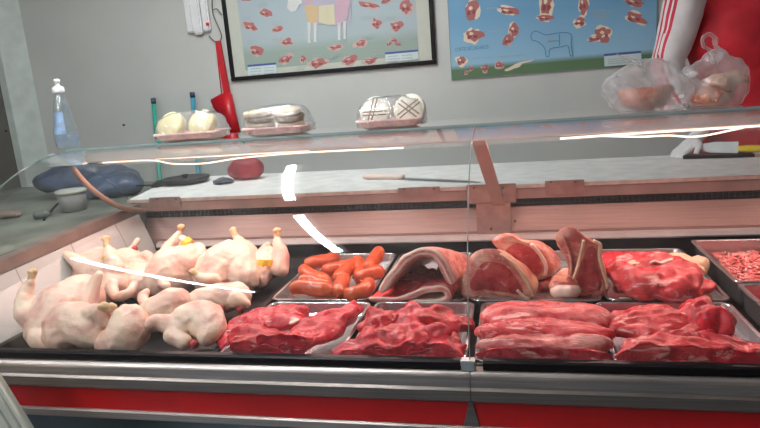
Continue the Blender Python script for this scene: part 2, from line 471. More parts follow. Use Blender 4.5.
# left arm: curving bar beside the end glass
arm = smoothpath([(-1.640, 1.985, 1.338), (-1.632, 2.03, 1.27), (-1.622, 2.10, 1.20), (-1.615, 2.20, 1.135), (-1.61, 2.35, 1.085)], 6)
bm = BM(); tube(bm, arm, .011, 10); mk('end_arm', bm, plain('arm_enamel', (.33, .22, .17), .4, metal=.2), case)
# end panel (left): metal border + tiled inner face
bm = BM()
prism(bm, [(XL, 1.45, 1.06), (XL, 1.52, 1.085), (XL, 2.40, 1.118), (XL, 2.40, 1.076), (XL, 1.52, 1.044), (XL, 1.40, 1.00), (XL, 1.37, .90), (XL, 1.35, .90), (XL, 1.37, 1.0)], (-.05, 0, 0)); mk('end_border', bm, BROWN, case, smooth=False)
bm = BM()
prism(bm, [(XL+.002, 1.36, .835), (XL+.13, 1.36, .84), (XL+.002, 1.42, 1.0)][:3], (0, .001, 0))
bm.free(); bm = BM()
q = [V(XL+.09, 1.352, .84), V(XL+.09, 2.34, .84), V(XL+.004, 2.34, 1.075), V(XL+.004, 1.47, 1.040), V(XL+.02, 1.39, .98), V(XL+.08, 1.352, .86)]
f = prism(bm, q, (-.012, 0, -.012)); mk('end_tiles', bm, TILE, case, smooth=False)
bxo('end_body', (XL-.05, 1.40, .28), (XL-.001, 2.40, 1.0), STEELD, case)
# curved glass
EA, EB, EY, EZ = .665, .515, 2.0, .885
def gprof(off=0, n=26):
    out = []
    for k in range(n+1):
        t = radians(180-90*k/n*.985)
        out.append((EY+cos(t)*(EA+off), EZ+sin(t)*(EB+off)))
    return out
def gpane(x0, x1):
    """6 mm bent pane; the cut edges have their own vertices so the faces stay truly cylindrical"""
    bm = BM(); A = gprof(0, 60); B = gprof(-.005, 60); n = len(A)
    for P_, flip in ((A, 0), (B, 1)):
        l = [bm.verts.new((x0, y, z)) for y, z in P_]; r = [bm.verts.new((x1, y, z)) for y, z in P_]
        for i in range(n-1):
            q = (l[i], l[i+1], r[i+1], r[i]) if flip else (r[i], r[i+1], l[i+1], l[i])
            bm.faces.new(q)
    def strip_(P, Q):
        p = [bm.verts.new(v) for v in P]; q = [bm.verts.new(v) for v in Q]
        for i in range(len(p)-1): bm.faces.new((p[i], p[i+1], q[i+1], q[i])).material_index = 1
    for x in (x0, x1): strip_([(x, y, z) for y, z in A], [(x, y, z) for y, z in B])
    for k in (0, -1): strip_([(x0, *A[k]), (x1, *A[k])], [(x0, *B[k]), (x1, *B[k])])
    return mk('curved_glass', bm, [GLASS, EDGE], case)
bm = BM(); A_ = gprof(.0006, 60); B_ = gprof(-.0056, 60)
prism(bm, [(XJ-.0013, y, z) for y, z in A_+B_[::-1]], (.0026, 0, 0), cap=False); mk('joint_seal', bm, plain('clear_seal', (.34, .30, .28), .3), case)
gpane(XL-.01, XJ-.001); gpane(XJ+.001, XR)
# canopy: profile, glass shelf on top
xprof('canopy_profile', [(2.012, 1.349), (2.006, 1.353), (2.004, 1.392), (2.010, 1.398), (2.05, 1.398), (2.05, 1.349)], XL-.03, XR, FASC)
bm = BM(); box(bm, (XL-.03, 1.995, 1.3985), (XR, 2.33, 1.4065), .001); o = mk('glass_shelf', bm, SHELFG, case, smooth=False)
bm = BM(); box(bm, (XL-.03, 2.3305, 1.3985), (XR, 2.3335, 1.4065)); box(bm, (XL-.03, 1.9925, 1.3995), (XR, 1.9945, 1.406)); mk('shelf_edge', bm, plain('teal_edge', (.30, .38, .38), .2), case, smooth=False)
# support rib of the shelf at the joint (dark line) and stays
# pink lamp strips; wavy ones glow in place of reflections in the glass edge
def strip(pts, r):
    bm = BM(); tube(bm, smoothpath(pts, 5), r, 8); mk('lamp_and_glint', bm, LAMP_GLINT, case)
strip([(-1.53, 2.02, 1.345), (-1.33, 2.02, 1.344), (-1.23, 2.02, 1.326), (-1.10, 2.02, 1.322), (-.96, 2.02, 1.334), (-.73, 2.02, 1.341), (-.36, 2.02, 1.338)], .0028)
strip([(-1.31, 2.03, 1.3475), (-1.0, 2.03, 1.3455), (-.70, 2.03, 1.3475)], .0028)
strip([(.155, 2.0135, 1.3405), (.45, 2.0135, 1.3445), (.95, 2.0135, 1.346), (1.3, 2.0135, 1.346)], .0036)
strip([(.277, 2.03, 1.341), (.396, 2.03, 1.331), (.48, 2.03, 1.330), (.569, 2.03, 1.322), (.70, 2.03, 1.343)], .003)
# thin dark wires near the arm
WIRE = plain('dark_wire', (.03, .04, .04), .4)
bm = BM(); tube(bm, [tuple(PY(x, y, Y)) for x, y, Y in smoothpath([(62, 167, 2.0), (72, 166, 2.0), (85, 163, 2.02), (98, 164, 2.02), (108, 163, 2.03)], 4)], .0022, 6)
tube(bm, [tuple(PY(86, 162, 2.02)), tuple(PY(130, 200, 2.34))], .0012, 6); mk('lamp_wire', bm, WIRE, case)
# acrylic bracket at the shelf's left end
s_ = sheet('acrylic', (.9, .93, .95), k=1.5, rough=.15, haze=.85, hazec=(.80, .82, .84))
a, b = PY(52, 158, 2.0), PY(87, 160, 2.0)
o = bxo('corner_bracket', (a.x, 1.978, 1.352), (b.x, 2.003, 1.392), plain('frosted_bracket', (.66, .68, .69), .3), case, bev=.003)
bm = BM(); box(bm, (a.x-.002, 1.970, 1.346), (b.x+.002, 2.002, 1.3515), .002); mk('bracket_foot', bm, plain('bracket_lip', (.80, .80, .80), .3), o, smooth=False)

# ------------------------------------------------------------------ worktop behind the glass
wt = thing('worktop', 'long white cutting worktop with pinkish front edge behind the display case', 'worktop', (-.2, 2.7, 1.119))
bm = BM()
prism(bm, [(-1.70, 2.372, 1.1205), (1.9, 2.372, 1.1205), (1.9, 2.96, 1.1205), (-1.86, 3.04, 1.1205)], (0, 0, .014)); mk('board', bm, WHT, wt, smooth=False)
bxo('front_lip', (-1.70, 2.362, 1.1205), (1.9, 2.3715, 1.1345), plain('worktop_edge', (.72, .55, .48), .5, var=.12, nsc=30), wt, bev=.001)
for x in (-1.5, 0, 1.7): bxo('leg', (x-.025, 2.88, Z0), (x+.025, 2.93, 1.12), STEELD, wt)
WT = 1.1345
# counter beyond the left end of the case
sc = thing('side_counter', 'grey stained counter beyond the left end of the case', 'counter', (-2.45, 2.3, Z0))
SIDE = plain('side_counter_top', (.19, .20, .165), .5, var=.25, nsc=5)
bxo('counter_top', (-3.15, 1.25, 1.055), (-1.715, 3.30, 1.085), SIDE, sc)
bxo('counter_body', (-3.10, 1.30, Z0), (-1.75, 3.25, 1.055), plain('side_counter_body', (.45, .45, .43), .6), sc)
SZ = 1.085

# ------------------------------------------------------------------ meat trays
ZR = .883
FL = .849
G1, G2 = 'steel meat pans in the front row', 'steel meat pans in the back row'
def panobj(label, x0, x1, y0, y1, group, zr=ZR, depth=.036, name='steel_tray', r=.03, **k):
    bm = BM(); pan(bm, x0, x1, y0, y1, zr, depth, r=r, **k)
    return mk(name, bm, PANST, smooth=False, label=label, cat='tray', group=group)
panobj('front steel tray holding the leftmost pile of red steaks, beside the chickens', -.785, -.445, 1.352, 1.752, G1)
panobj('front steel tray with thin dark red slices, left of the glass joint', -.432, -.122, 1.352, 1.752, G1)
panobj('front steel tray under the long loin strips, right of the glass joint', -.104, .212, 1.352, 1.752, G1)
panobj('rightmost front steel tray holding mixed beef pieces', .219, .585, 1.352, 1.752, G1)
panobj('back steel tray that holds the orange sausages', -.80, -.462, 1.768, 2.308, G2)
panobj('back steel tray under the big flat beef slab, rear right', .262, .598, 1.768, 2.308, G2)
panobj('back steel tray under the folded pork belly', -.452, -.150, 1.768, 2.308, G2, zr=.881)
panobj('back steel tray under the rib roasts and the upright bone-in steak', -.140, .252, 1.768, 2.308, G2, zr=.881)
panobj('deep steel bin filled with minced meat at the right edge', .615, .95, 1.80, 2.26, 'deep steel bins', zr=.925, depth=.085, name='steel_bin', r=.018, rim=.012, taper=.008)
panobj('deep steel bin in front of the minced meat bin, at the right edge', .612, .95, 1.37, 1.787, 'deep steel bins', zr=.925, depth=.085, name='steel_bin', r=.018, rim=.012, taper=.008)
# the black chicken tray
bm = BM(); pan(bm, -1.535, -.80, 1.352, 2.30, .874, .038, r=.03, rim=.022, taper=.03, th=.003)
mk('chicken_tray', bm, BLKM, smooth=False, label='large black plastic tray holding all the raw chickens', cat='tray')

# ------------------------------------------------------------------ chickens
def skinmat():
    s = NT('chicken_skin'); n = s.noise(11, 4, dist=.5); n2 = s.noise(5, 3)
    c = s.ramp(n, [(.32, (.64, .36, .29)), (.48, (.78, .54, .44)), (.64, (.82, .64, .49))])
    c = s.mix(s.ramp(n2, [(.52, (0, 0, 0)), (.8, (.45, .45, .45))]), c, (.66, .32, .27))
    s.set(color=c, rough=.42, spec=.45, sss=.25, sssr=(1, .45, .3))
    v = s.new('ShaderNodeTexVoronoi'); v.inputs['Scale'].default_value = 170; s.link(s.coord(), v.inputs['Vector'])
    b = s.bump(s.mix(.35, s.noise(30, 4), v.outputs['Distance']), .6, .003); return s.m
SKIN = skinmat()
SHANK = plain('yellow_shank', (.72, .47, .25), .5, var=.15, nsc=40, bump=.3)
TAG = plain('yellow_tag', (.90, .58, .03), .4)
CUT = meat('cut_stump', (.30, .015, .02), (.48, .06, .06), marble=.1)
FATK = 1.32
def W(p):   # (px, py, depth, radius)
    p = (p[0], p[1], p[2], p[3]*(1.30 if p[3] > .034 else 1.16 if p[3] > .0145 else 1.05))
    q = PY(p[0], p[1], p[2]); return (q.x, q.y, max(q.z, FL+.004+min(p[3], .02)), p[3])
def chicken(label, body, limbs, shanks=(), tags=(), stumps=(), name='whole_chicken', cat='chicken', seed=1, grp='whole raw chickens in the black tray'):
    c = W(body[0]); t = thing(name, label, cat, (c[0], c[1], FL), grp)
    bm = BM()
    chain(bm, [W(b) for b in body])
    for l in limbs: chain(bm, [W(b) for b in l])
    me = remesh(bm, .0045, 4, .55, nz=(.0055, 20, seed, .0022, 58))
    mk('body', me, SKIN, t)
    for l in shanks:
        b2 = BM(); ws = [W(p) for p in l]; chain(b2, ws)
        e = Vector(ws[-1][:3]); r = ws[-1][3]
        for a in (0, 2.1, 4.2): sphere(b2, e+V(cos(a)*r*.6, sin(a)*r*.6, r*.2), r*.75, sub=2)
        mk('shank', remesh(b2, .0025, 3, .5, nz=(.001, 80, seed)), SHANK, t)
    for p in tags:
        q = W(p[:4]); d = Vector(p[4]).normalized(); b3 = BM()
        tube(b3, [Vector(q[:3])-d*.011, Vector(q[:3])+d*.011], q[3], 16, cap=False)
        sphere(b3, Vector(q[:3])+V(.004, -q[3], 0), (.008, .002, .011)); mk('leg_tag', b3, TAG, t)
    for p in stumps:
        q = W(p); b4 = BM(); sphere(b4, Vector(q[:3])+V(0, .35*q[3], 0), q[3]*.95, sub=3); noisy(b4, .003, 60, seed); mk('cut_end', b4, CUT, t)
    return t
chicken('large whole chicken in the front left corner of the black tray, one leg standing up',
    [(47, 330, 1.47, .052), (58, 314, 1.52, .068), (76, 302, 1.58, .066), (84, 294, 1.64, .05)],
    [[(40, 322, 1.46, .035), (25, 312, 1.47, .028), (25, 295, 1.50, .022), (31, 280, 1.52, .013)],
     [(75, 320, 1.46, .034), (88, 316, 1.44, .026), (102, 311, 1.43, .015)],
     [(86, 305, 1.55, .030), (92, 290, 1.58, .023), (99, 275, 1.60, .014)],
     [(40, 338, 1.42, .030), (50, 344, 1.41, .026)]],
    [[(31, 280, 1.52, .011), (33, 272, 1.53, .012)], [(102, 311, 1.43, .013), (111, 308, 1.43, .014)]], seed=1)
chicken('whole chicken near the tiled end wall, yellow foot pointing left',
    [(88, 276, 1.86, .045), (98, 268, 1.90, .062), (110, 272, 1.88, .062), (112, 286, 1.80, .045)],
    [[(88, 272, 1.84, .033), (77, 262, 1.84, .024), (66, 254, 1.86, .014)],
     [(115, 268, 1.82, .030), (111, 258, 1.84, .024), (107, 248, 1.88, .013)],
     [(112, 284, 1.74, .018), (116, 296, 1.70, .016), (128, 294, 1.70, .015), (134, 284, 1.74, .014)],
     [(75, 288, 1.72, .020), (86, 293, 1.70, .020)]],
    [[(66, 254, 1.86, .013), (57, 249, 1.87, .012)], [(107, 248, 1.88, .012), (106, 239, 1.90, .013)]],
    tags=[(110, 258, 1.84, .024, (-.3, .1, .8))], seed=2)
chicken('pinkish whole chicken squeezed in behind, with a dark red spot on its neck',
    [(128, 262, 2.02, .048), (134, 272, 1.98, .058), (142, 284, 1.88, .048)],
    [[(138, 262, 1.98, .024), (146, 256, 1.98, .020), (152, 264, 1.96, .020), (148, 276, 1.92, .018)],
     [(128, 258, 2.02, .024), (132, 248, 2.05, .014), (138, 240, 2.08, .009)]],
    stumps=[(134, 249, 2.03, .012)], seed=3)
chicken('whole chicken in the back middle with legs raised and a bright yellow tag',
    [(160, 280, 1.90, .055), (172, 270, 1.95, .070), (186, 268, 2.0, .070), (192, 258, 2.04, .050)],
    [[(170, 268, 1.98, .032), (166, 252, 2.04, .024), (175, 240, 2.08, .016), (180, 232, 2.10, .011)],
     [(186, 258, 2.0, .028), (190, 248, 2.02, .018), (182, 239, 2.05, .014)],
     [(196, 268, 1.98, .028), (202, 254, 2.02, .020), (198, 246, 2.05, .016)],
     [(160, 262, 1.94, .018), (154, 276, 1.88, .017), (166, 286, 1.84, .015)]],
    [[(180, 232, 2.10, .010), (181, 227, 2.10, .012)]],
    tags=[(187, 243, 2.03, .020, (-.7, .1, .6))], seed=4)
chicken('whole chicken in the back row with crossed legs sticking up right of the tagged one',
    [(212, 278, 1.92, .055), (222, 268, 1.98, .072), (238, 264, 2.03, .070), (244, 276, 1.95, .048)],
    [[(236, 262, 2.02, .034), (245, 250, 2.05, .025), (238, 240, 2.08, .017), (233, 232, 2.10, .011)],
     [(246, 274, 1.98, .032), (252, 258, 2.04, .028), (248, 246, 2.07, .018)],
     [(214, 282, 1.85, .026), (206, 279, 1.82, .020), (198, 275, 1.82, .013)]],
    [[(198, 275, 1.82, .012), (193, 272, 1.82, .012)], [(238, 240, 2.08, .012), (233, 230, 2.10, .012)]], seed=5)
chicken('rightmost chicken by the sausage tray, drumstick pointing straight up',
    [(258, 276, 2.0, .040), (266, 264, 2.05, .048), (274, 262, 2.08, .044)],
    [[(280, 268, 2.02, .030), (281, 258, 2.04, .030), (279, 246, 2.06, .020), (277, 238, 2.07, .013)],
     [(262, 262, 2.04, .026), (262, 252, 2.06, .016), (268, 245, 2.08, .011)]],
    [[(277, 240, 2.07, .012), (277, 231, 2.08, .013)]],
    tags=[(265, 262, 2.0, .024, (.1, .2, 1))], seed=6)
g2 = 'chicken leg and breast pieces at the front of the black tray'
kw = dict(name='chicken_piece', cat='chicken piece', grp=g2)
chicken('pale yellowish chicken quarter at the front, left of the other loose pieces',
    [(62, 333, 1.42, .044), (68, 322, 1.44, .050), (84, 326, 1.43, .048), (96, 338, 1.41, .030)],
    [[(88, 318, 1.43, .030), (98, 312, 1.42, .022), (104, 322, 1.42, .018)]], [[(99, 311, 1.42, .016), (104, 307, 1.42, .014)]], seed=7, **kw)
chicken('pear shaped pale drumstick and thigh standing at the front edge, second loose piece from left',
    [(112, 343, 1.40, .036), (124, 338, 1.41, .046), (130, 325, 1.43, .046), (126, 316, 1.46, .030)],
    [[(118, 318, 1.45, .020), (109, 319, 1.44, .014)]], [[(110, 319, 1.44, .014), (106, 316, 1.44, .014)]], seed=8, **kw)
chicken('pinkish smooth breast piece lying behind the front pieces',
    [(143, 316, 1.60, .034), (158, 312, 1.62, .042), (172, 306, 1.64, .046), (178, 302, 1.66, .036)],
    [[(148, 306, 1.64, .016), (142, 298, 1.66, .015), (146, 292, 1.68, .012)], [(125, 310, 1.62, .018), (138, 316, 1.60, .024)]], seed=9, **kw)
chicken('front right leg quarter with a raw red cut bone end',
    [(175, 328, 1.47, .034), (188, 322, 1.49, .042), (203, 320, 1.50, .046), (211, 328, 1.46, .036), (206, 338, 1.42, .022)],
    [[(178, 330, 1.45, .030), (160, 322, 1.45, .024), (148, 326, 1.43, .018), (144, 330, 1.42, .014)], [(172, 336, 1.42, .022), (184, 342, 1.41, .020)]],
    stumps=[(193, 345, 1.405, .014)], seed=10, **kw)
chicken('flattened chicken piece with a dark ragged cut at its right end',
    [(190, 304, 1.68, .024), (205, 301, 1.70, .036), (222, 298, 1.72, .040), (238, 296, 1.74, .036)],
    [[(236, 300, 1.70, .024), (246, 303, 1.70, .016)], [(186, 312, 1.66, .018), (200, 308, 1.66, .024)]],
    stumps=[(221, 309, 1.665, .011), (240, 310, 1.68, .014)], seed=11, **kw)

# ------------------------------------------------------------------ red meat
MR = meat('steak_red', (.52, .014, .030), (.70, .045, .062), marble=.42)
MD = meat('steak_dark', (.44, .008, .016), (.60, .022, .036), marble=.25)
ML = meat('loin_pink', (.58, .055, .065), (.72, .13, .125), marble=.8, msc=(10, 70, 50))
MB = meat('beef_bright', (.56, .026, .036), (.72, .065, .075), marble=.75)
FAT = plain('fat_cream', (.72, .47, .31), .4, var=.12, nsc=30, bump=.35)
FATW = plain('fat_white', (.76, .54, .45), .4, var=.1, nsc=30, bump=.3)
BELLY = meat('belly_pink', (.62, .20, .17), (.74, .36, .30), marble=.9, msc=(30, 12, 80))
DRY = meat('dry_fat_cap', (.58, .22, .16), (.70, .46, .32), fat=(.74, .60, .44), marble=.8)
def lump(bm, c, size, rot=(0, 0, 0), seed=0, irr=.22, curl=0, bend=0, amp=.006, flat=2.6, n1=76, n2=34):
    """irregular steak: squashed super-ellipsoid with a wandering outline, folds and curled edge"""
    L_, W_, H_ = size; R = Matrix.Rotation(radians(rot[2]), 3, 'Z') @ Matrix.Rotation(radians(rot[0]), 3, 'X') @ Matrix.Rotation(radians(rot[1]), 3, 'Y')
    c = Vector(c); off = Vector((seed*5.1, seed*2.3, seed*9.7)); rings = []
    def P_(th, ph):
        ct, st_ = cos(ph), sin(ph)
        e = 2/flat
        f = lambda v: math.copysign(abs(v)**e, v)
        k = 1+irr*(noise.noise(Vector((cos(th)*1.3, sin(th)*1.3, 0))+off)*1.5+.5*noise.noise(Vector((cos(th)*3.4, sin(th)*3.4, 2))+off))
        x = f(ct)*cos(th)*L_*.5*k; y = f(ct)*sin(th)*W_*.5*k; z = math.copysign(abs(st_)**.8, st_)*H_*.5
        z += curl*(ct**3)*sin(3*th+seed) + bend*(x/(L_*.5))**2
        q = Vector((x, y, z)); q += Vector((0, 0, 1))*noise.noise(q*22+off)*amp*2 + noise.noise_vector(q*48+off)*amp*.6
        # soft muscle grooves
        w_ = noise.noise(q*11+off)*.5
        q.z += (-abs(noise.noise(Vector((x*8+w_, y*26+w_*2, 0))+off))*amp*1.5 - abs(noise.noise(Vector((x*30, y*62, 3))+off))*amp*.5 + amp*.5)*(1 if st_ > 0 else .2)
        return c + R @ q
    for j in range(1, n2):
        ph = -pi/2+pi*j/n2
        rings.append([bm.verts.new(P_(2*pi*i/n1, ph)) for i in range(n1)])
    bot = bm.verts.new(P_(0, -pi/2)); top = bm.verts.new(P_(0, pi/2))
    for a, b in zip(rings, rings[1:]):
        for i in range(n1): bm.faces.new((a[i], a[(i+1) % n1], b[(i+1) % n1], b[i]))
    for i in range(n1):
        bm.faces.new((bot, rings[0][(i+1) % n1], rings[0][i])); bm.faces.new((top, rings[-1][i], rings[-1][(i+1) % n1]))
def steak(label, px, py, z, size, rot, m, seed, group, name='steak', cat='steak', **k):
    p = PZ(px, py, z); bm = BM(); lump(bm, p, size, rot, seed, **k)
    for v in bm.verts:
        v.co.z = max(v.co.z, FL+.003); v.co.y = max(v.co.y, 1.368 + .006*noise.noise(v.co*30))
    return mk(name, bm, m, label=label, cat=cat, group=group)
gA = 'red steaks in the leftmost steel tray'
steak('large steak lying diagonally along the right side of the leftmost steel tray', 322, 328, .905, (.30, .115, .052), (6, -4, 62), MR, 21, gA, amp=.007)
steak('steak at the back left of the leftmost steel tray with a pale fat spot', 280, 318, .903, (.20, .13, .046), (8, 0, 15), MR, 22, gA)
steak('red steak slab at the front left of the leftmost steel tray', 262, 342, .900, (.20, .12, .050), (10, 6, 8), MD, 23, gA)
steak('middle steak folded over its neighbours in the leftmost steel tray', 290, 342, .910, (.22, .10, .040), (-8, 8, 50), MR, 24, gA, curl=.006)
steak('narrow steak showing its rounded left end beside the chicken tray', 243, 330, .895, (.17, .10, .044), (6, -10, 70), MR, 25, gA)
p = PZ(294, 320, .93); bm = BM(); lump(bm, p, (.035, .024, .010), (0, 0, 20), 5, n1=20, n2=10); mk('fat_piece', bm, FATW, label='small pale ring of fat lying on a steak in the leftmost steel tray', cat='fat')
gB = 'thin dark red slices in the second steel tray'
for k, (x, y, z, s_, r_, m, lab) in enumerate([
    (365, 346, .893, (.15, .14, .034), (4, -12, 20), MR, 'red slice at the front left corner of the second steel tray'),
    (392, 345, .905, (.15, .13, .030), (14, 0, -10), MD, 'slice in the front middle of the second steel tray, glossy and flat'),
    (440, 346, .900, (.17, .13, .036), (10, 8, 20), MR, 'slice at the front right corner of the second steel tray'),
    (380, 326, .908, (.13, .12, .028), (20, -10, 40), MD, 'curled slice at the back left of the second steel tray'),
    (412, 322, .912, (.13, .12, .028), (22, 4, -20), MR, 'slice curling upward at the back centre of the second steel tray'),
    (446, 322, .910, (.14, .12, .034), (16, 12, 35), MD, 'slice standing highest at the back right of the second steel tray'),
    (420, 338, .914, (.14, .10, .024), (18, -4, 5), MR, 'top slice lying across the middle of the second steel tray')]):
    steak(lab, x, y, z, s_, r_, m, 31+k, gB, name='meat_slice', cat='meat slice', curl=.009, amp=.007, irr=.34)
gC = 'long loin strips right of the glass joint'
kw = dict(name='loin_strip', cat='loin', amp=.004, irr=.10, flat=3.4)
steak('rearmost and widest pale pink loin strip in the third steel tray', 542, 318, .914, (.345, .165, .066), (2, 0, 0), ML, 41, gC, **kw)
steak('second loin strip from the back with small white fat spots', 543, 333, .915, (.33, .085, .052), (10, 0, -1), MB, 42, gC, **kw)
steak('greyish pink silver-skinned loin strip in front of the wide ones', 546, 345, .905, (.31, .075, .046), (6, 0, 1), meat('silver_loin', (.54, .10, .10), (.66, .25, .22), marble=1.0, msc=(8, 60, 50)), 43, gC, **kw)
steak('deep red strip along the front edge of the third steel tray', 545, 358, .893, (.31, .07, .044), (0, 0, 0), MR, 44, gC, **kw)
gD = 'beef pieces in the rightmost front tray'
steak('broad flat beef piece with pale fibres at the back left of the rightmost front tray', 652, 324, .908, (.215, .155, .050), (10, -6, -6), MB, 51, gD, name='beef_piece', cat='beef')
steak('upright knobby beef piece at the back right of the rightmost front tray', 708, 320, .925, (.115, .15, .085), (0, 10, 30), MR, 52, gD, name='beef_piece', cat='beef', amp=.009, irr=.3)
steak('long beef piece lying along the front of the rightmost front tray', 668, 350, .905, (.21, .105, .050), (8, -4, 4), MB, 53, gD, name='beef_piece', cat='beef')
steak('low beef piece at the front right corner of the rightmost front tray', 728, 350, .900, (.20, .11, .045), (6, 6, -14), MR, 54, gD, name='beef_piece', cat='beef')
steak('small dark beef piece between the upright lump and the front ones', 690, 338, .912, (.13, .07, .036), (10, 0, 20), MD, 55, gD, name='beef_piece', cat='beef')

# ------------------------------------------------------------------ sausages
def sausmat():
    s = NT('sausage_orange'); n = s.noise(22, 4, dist=.4)
    s.set(color=s.ramp(n, [(.3, (.36, .045, .015)), (.55, (.52, .09, .028)), (.78, (.66, .19, .08))]), rough=.28, sss=.1)
    s.bump(s.noise(40, 4), .35, .003); return s.m
SAUS = sausmat(); STRING = plain('string', (.7, .6, .45), .8)
gS = 'orange sausages in the back left steel tray'
SA = [('sausage lying horizontally at the front left of the sausage tray', [(292, 290, 1.80), (302, 287, 1.79), (318, 289, 1.78), (334, 290, 1.79)], .874),
 ('sausage running diagonally down from the left end of the pile', [(302, 268, 1.99), (308, 274, 1.96), (318, 279, 1.92), (328, 281, 1.88)], .90),
 ('upper left sausage pointing to the back of the tray', [(304, 265, 2.03), (318, 262, 2.06), (330, 260, 2.10), (338, 257, 2.14)], .90),
 ('sausage in the centre leaning steeply over the pile', [(352, 262, 2.06), (347, 269, 2.0), (342, 275, 1.95), (336, 281, 1.90)], .93),
 ('sausage hanging towards the viewer at the front centre', [(345, 277, 1.92), (342, 284, 1.86), (339, 291, 1.80), (338, 296, 1.775)], .91),
 ('sausage poking up behind at the top right of the pile', [(380, 250, 2.16), (376, 257, 2.10), (371, 264, 2.05), (366, 270, 2.0)], .93),
 ('sausage crossing to the right edge of the pile', [(354, 277, 1.95), (364, 276, 1.96), (374, 273, 1.98), (384, 271, 2.0)], .905),
 ('curved sausage at the front right of the pile', [(344, 294, 1.79), (356, 294, 1.79), (366, 289, 1.82), (369, 281, 1.88)], .875),
 ('sausage half hidden in the middle of the pile', [(322, 270, 2.0), (332, 270, 2.0), (342, 268, 2.02), (350, 266, 2.05)], .885),
 ('sausage hidden low between the centre and right ones', [(356, 258, 2.1), (358, 266, 2.05), (360, 274, 2.0), (361, 281, 1.93)], .88),
 ('short sausage behind the front left one', [(300, 283, 1.87), (308, 281, 1.87), (320, 285, 1.86), (332, 286, 1.86)], .872)]
for k, (lab, pts, zc) in enumerate(SA):
    wp = [PY(*p) for p in pts]
    wp = smoothpath([tuple(Vector((p.x, p.y, max(p.z, FL+.024)))) for p in wp], 5)
    n = len(wp); rr = [.0265*min(1, (sin(pi*min(max(i/(n-1), .0), 1)))**.30+.12)*(1+.04*sin(i*1.7+k)) for i in range(n)]
    c = wp[n//2]
    t = thing('sausage', lab, 'sausage', (c[0], c[1], c[2]-.02), gS)
    bm = BM(); tube(bm, wp, rr, 16); noisy(bm, .002, 30, k); mk('casing', bm, SAUS, t)
    for e, f in ((0, 1), (-1, -2)):
        a = Vector(wp[e]); d = (a-Vector(wp[f])).normalized(); bm = BM(); tube(bm, [a-d*.003, a+d*.004, a+d*.007], [.007, .004, .006], 8); mk('tied_end', bm, SAUS, t)

# ------------------------------------------------------------------ folded pork belly
def ribbon(bm, path, thick, y0, y1, layers=(0, 1, 0, 1), flare=0, seed=0, ny=14):
    """sheet of belly with its layers showing on the cut front; path = (px,py) on the cut face at depth y0"""
    P = [PY(x, y, y0) for x, y in smoothpath(path, 6)]; n = len(P); nl = len(layers)
    nr = []
    for i in range(n):
        t = P[min(i+1, n-1)]-P[max(i-1, 0)]; t.y = 0; t.normalize(); nr.append(Vector((-t.z, 0, t.x)))
    taper = lambda i: min(1, .45+min(i, n-1-i)*.25)
    G = []
    for j in range(ny+1):
        y = y0+(y1-y0)*j/ny; row = []
        for i in range(n):
            col_ = []
            for l in range(nl+1):
                q = P[i]+nr[i]*((l/nl-.5)*thick*taper(i)*(1+.25*noise.noise(Vector((i*.2, l*1.0, seed)))))
                q = Vector((q.x+(j/ny)*flare, y, q.z))
                q += noise.noise_vector(q*20+Vector((seed, 0, 0)))*.005
                q.z -= (q.z-FL)*.52*(j/ny)**1.2
                if j == 0: q.y -= .004*sin(pi*l/nl)
                q.z = max(q.z, FL+.003); col_.append(bm.verts.new(q))
            row.append(col_)
        G.append(row)
    def F(a, mi): bm.faces.new(a).material_index = mi
    for i in range(n-1):
        for l in range(nl):
            F((G[0][i][l], G[0][i+1][l], G[0][i+1][l+1], G[0][i][l+1]), layers[l]); F((G[-1][i][l+1], G[-1][i+1][l+1], G[-1][i+1][l], G[-1][i][l]), layers[l])
    for j in range(ny):
        for i in range(n-1):
            F((G[j][i][0], G[j+1][i][0], G[j+1][i+1][0], G[j][i+1][0]), 3); F((G[j][i+1][nl], G[j+1][i+1][nl], G[j+1][i][nl], G[j][i][nl]), 2)
        for l in range(nl):
            F((G[j][0][l+1], G[j+1][0][l+1], G[j+1][0][l], G[j][0][l]), layers[l]); F((G[j][-1][l], G[j+1][-1][l], G[j+1][-1][l+1], G[j][-1][l+1]), layers[l])
    bmesh.ops.recalc_face_normals(bm, faces=bm.faces)
t = thing('pork_belly', 'folded slab of pork belly with striped fat, between the sausages and the glass joint', 'pork belly', (-.28, 1.9, FL))
bmats = [FATW, BELLY, BELLY, DRY]
bm = BM(); ribbon(bm, [(381, 292), (390, 279), (400, 266), (410, 257), (422, 252), (434, 254), (443, 264), (449, 276), (452, 284)], .030, 1.765, 2.08, layers=(1, 0, 1, 0), flare=.045, seed=1)
mk('upper_fold', bm, [FATW, BELLY, BELLY, DRY], t)
bm = BM(); ribbon(bm, [(370, 299), (384, 300), (400, 299), (414, 294), (428, 290), (440, 288), (447, 292), (447, 299), (438, 303), (424, 303), (410, 302)], .020, 1.76, 2.05, layers=(0, 1, 1, 0), flare=.03, seed=2)
mk('lower_fold', bm, [FATW, BELLY, MB, FATW], t)
bm = BM(); lump(bm, PY(415, 282, 1.92), (.16, .22, .075), (0, 0, 0), 9, amp=.006); mk('inner_meat', bm, MB, t)
bm = BM(); lump(bm, PY(452, 280, 2.0), (.12, .24, .10), (0, 0, -8), 12, amp=.008); mk('rolled_back', bm, DRY, t)

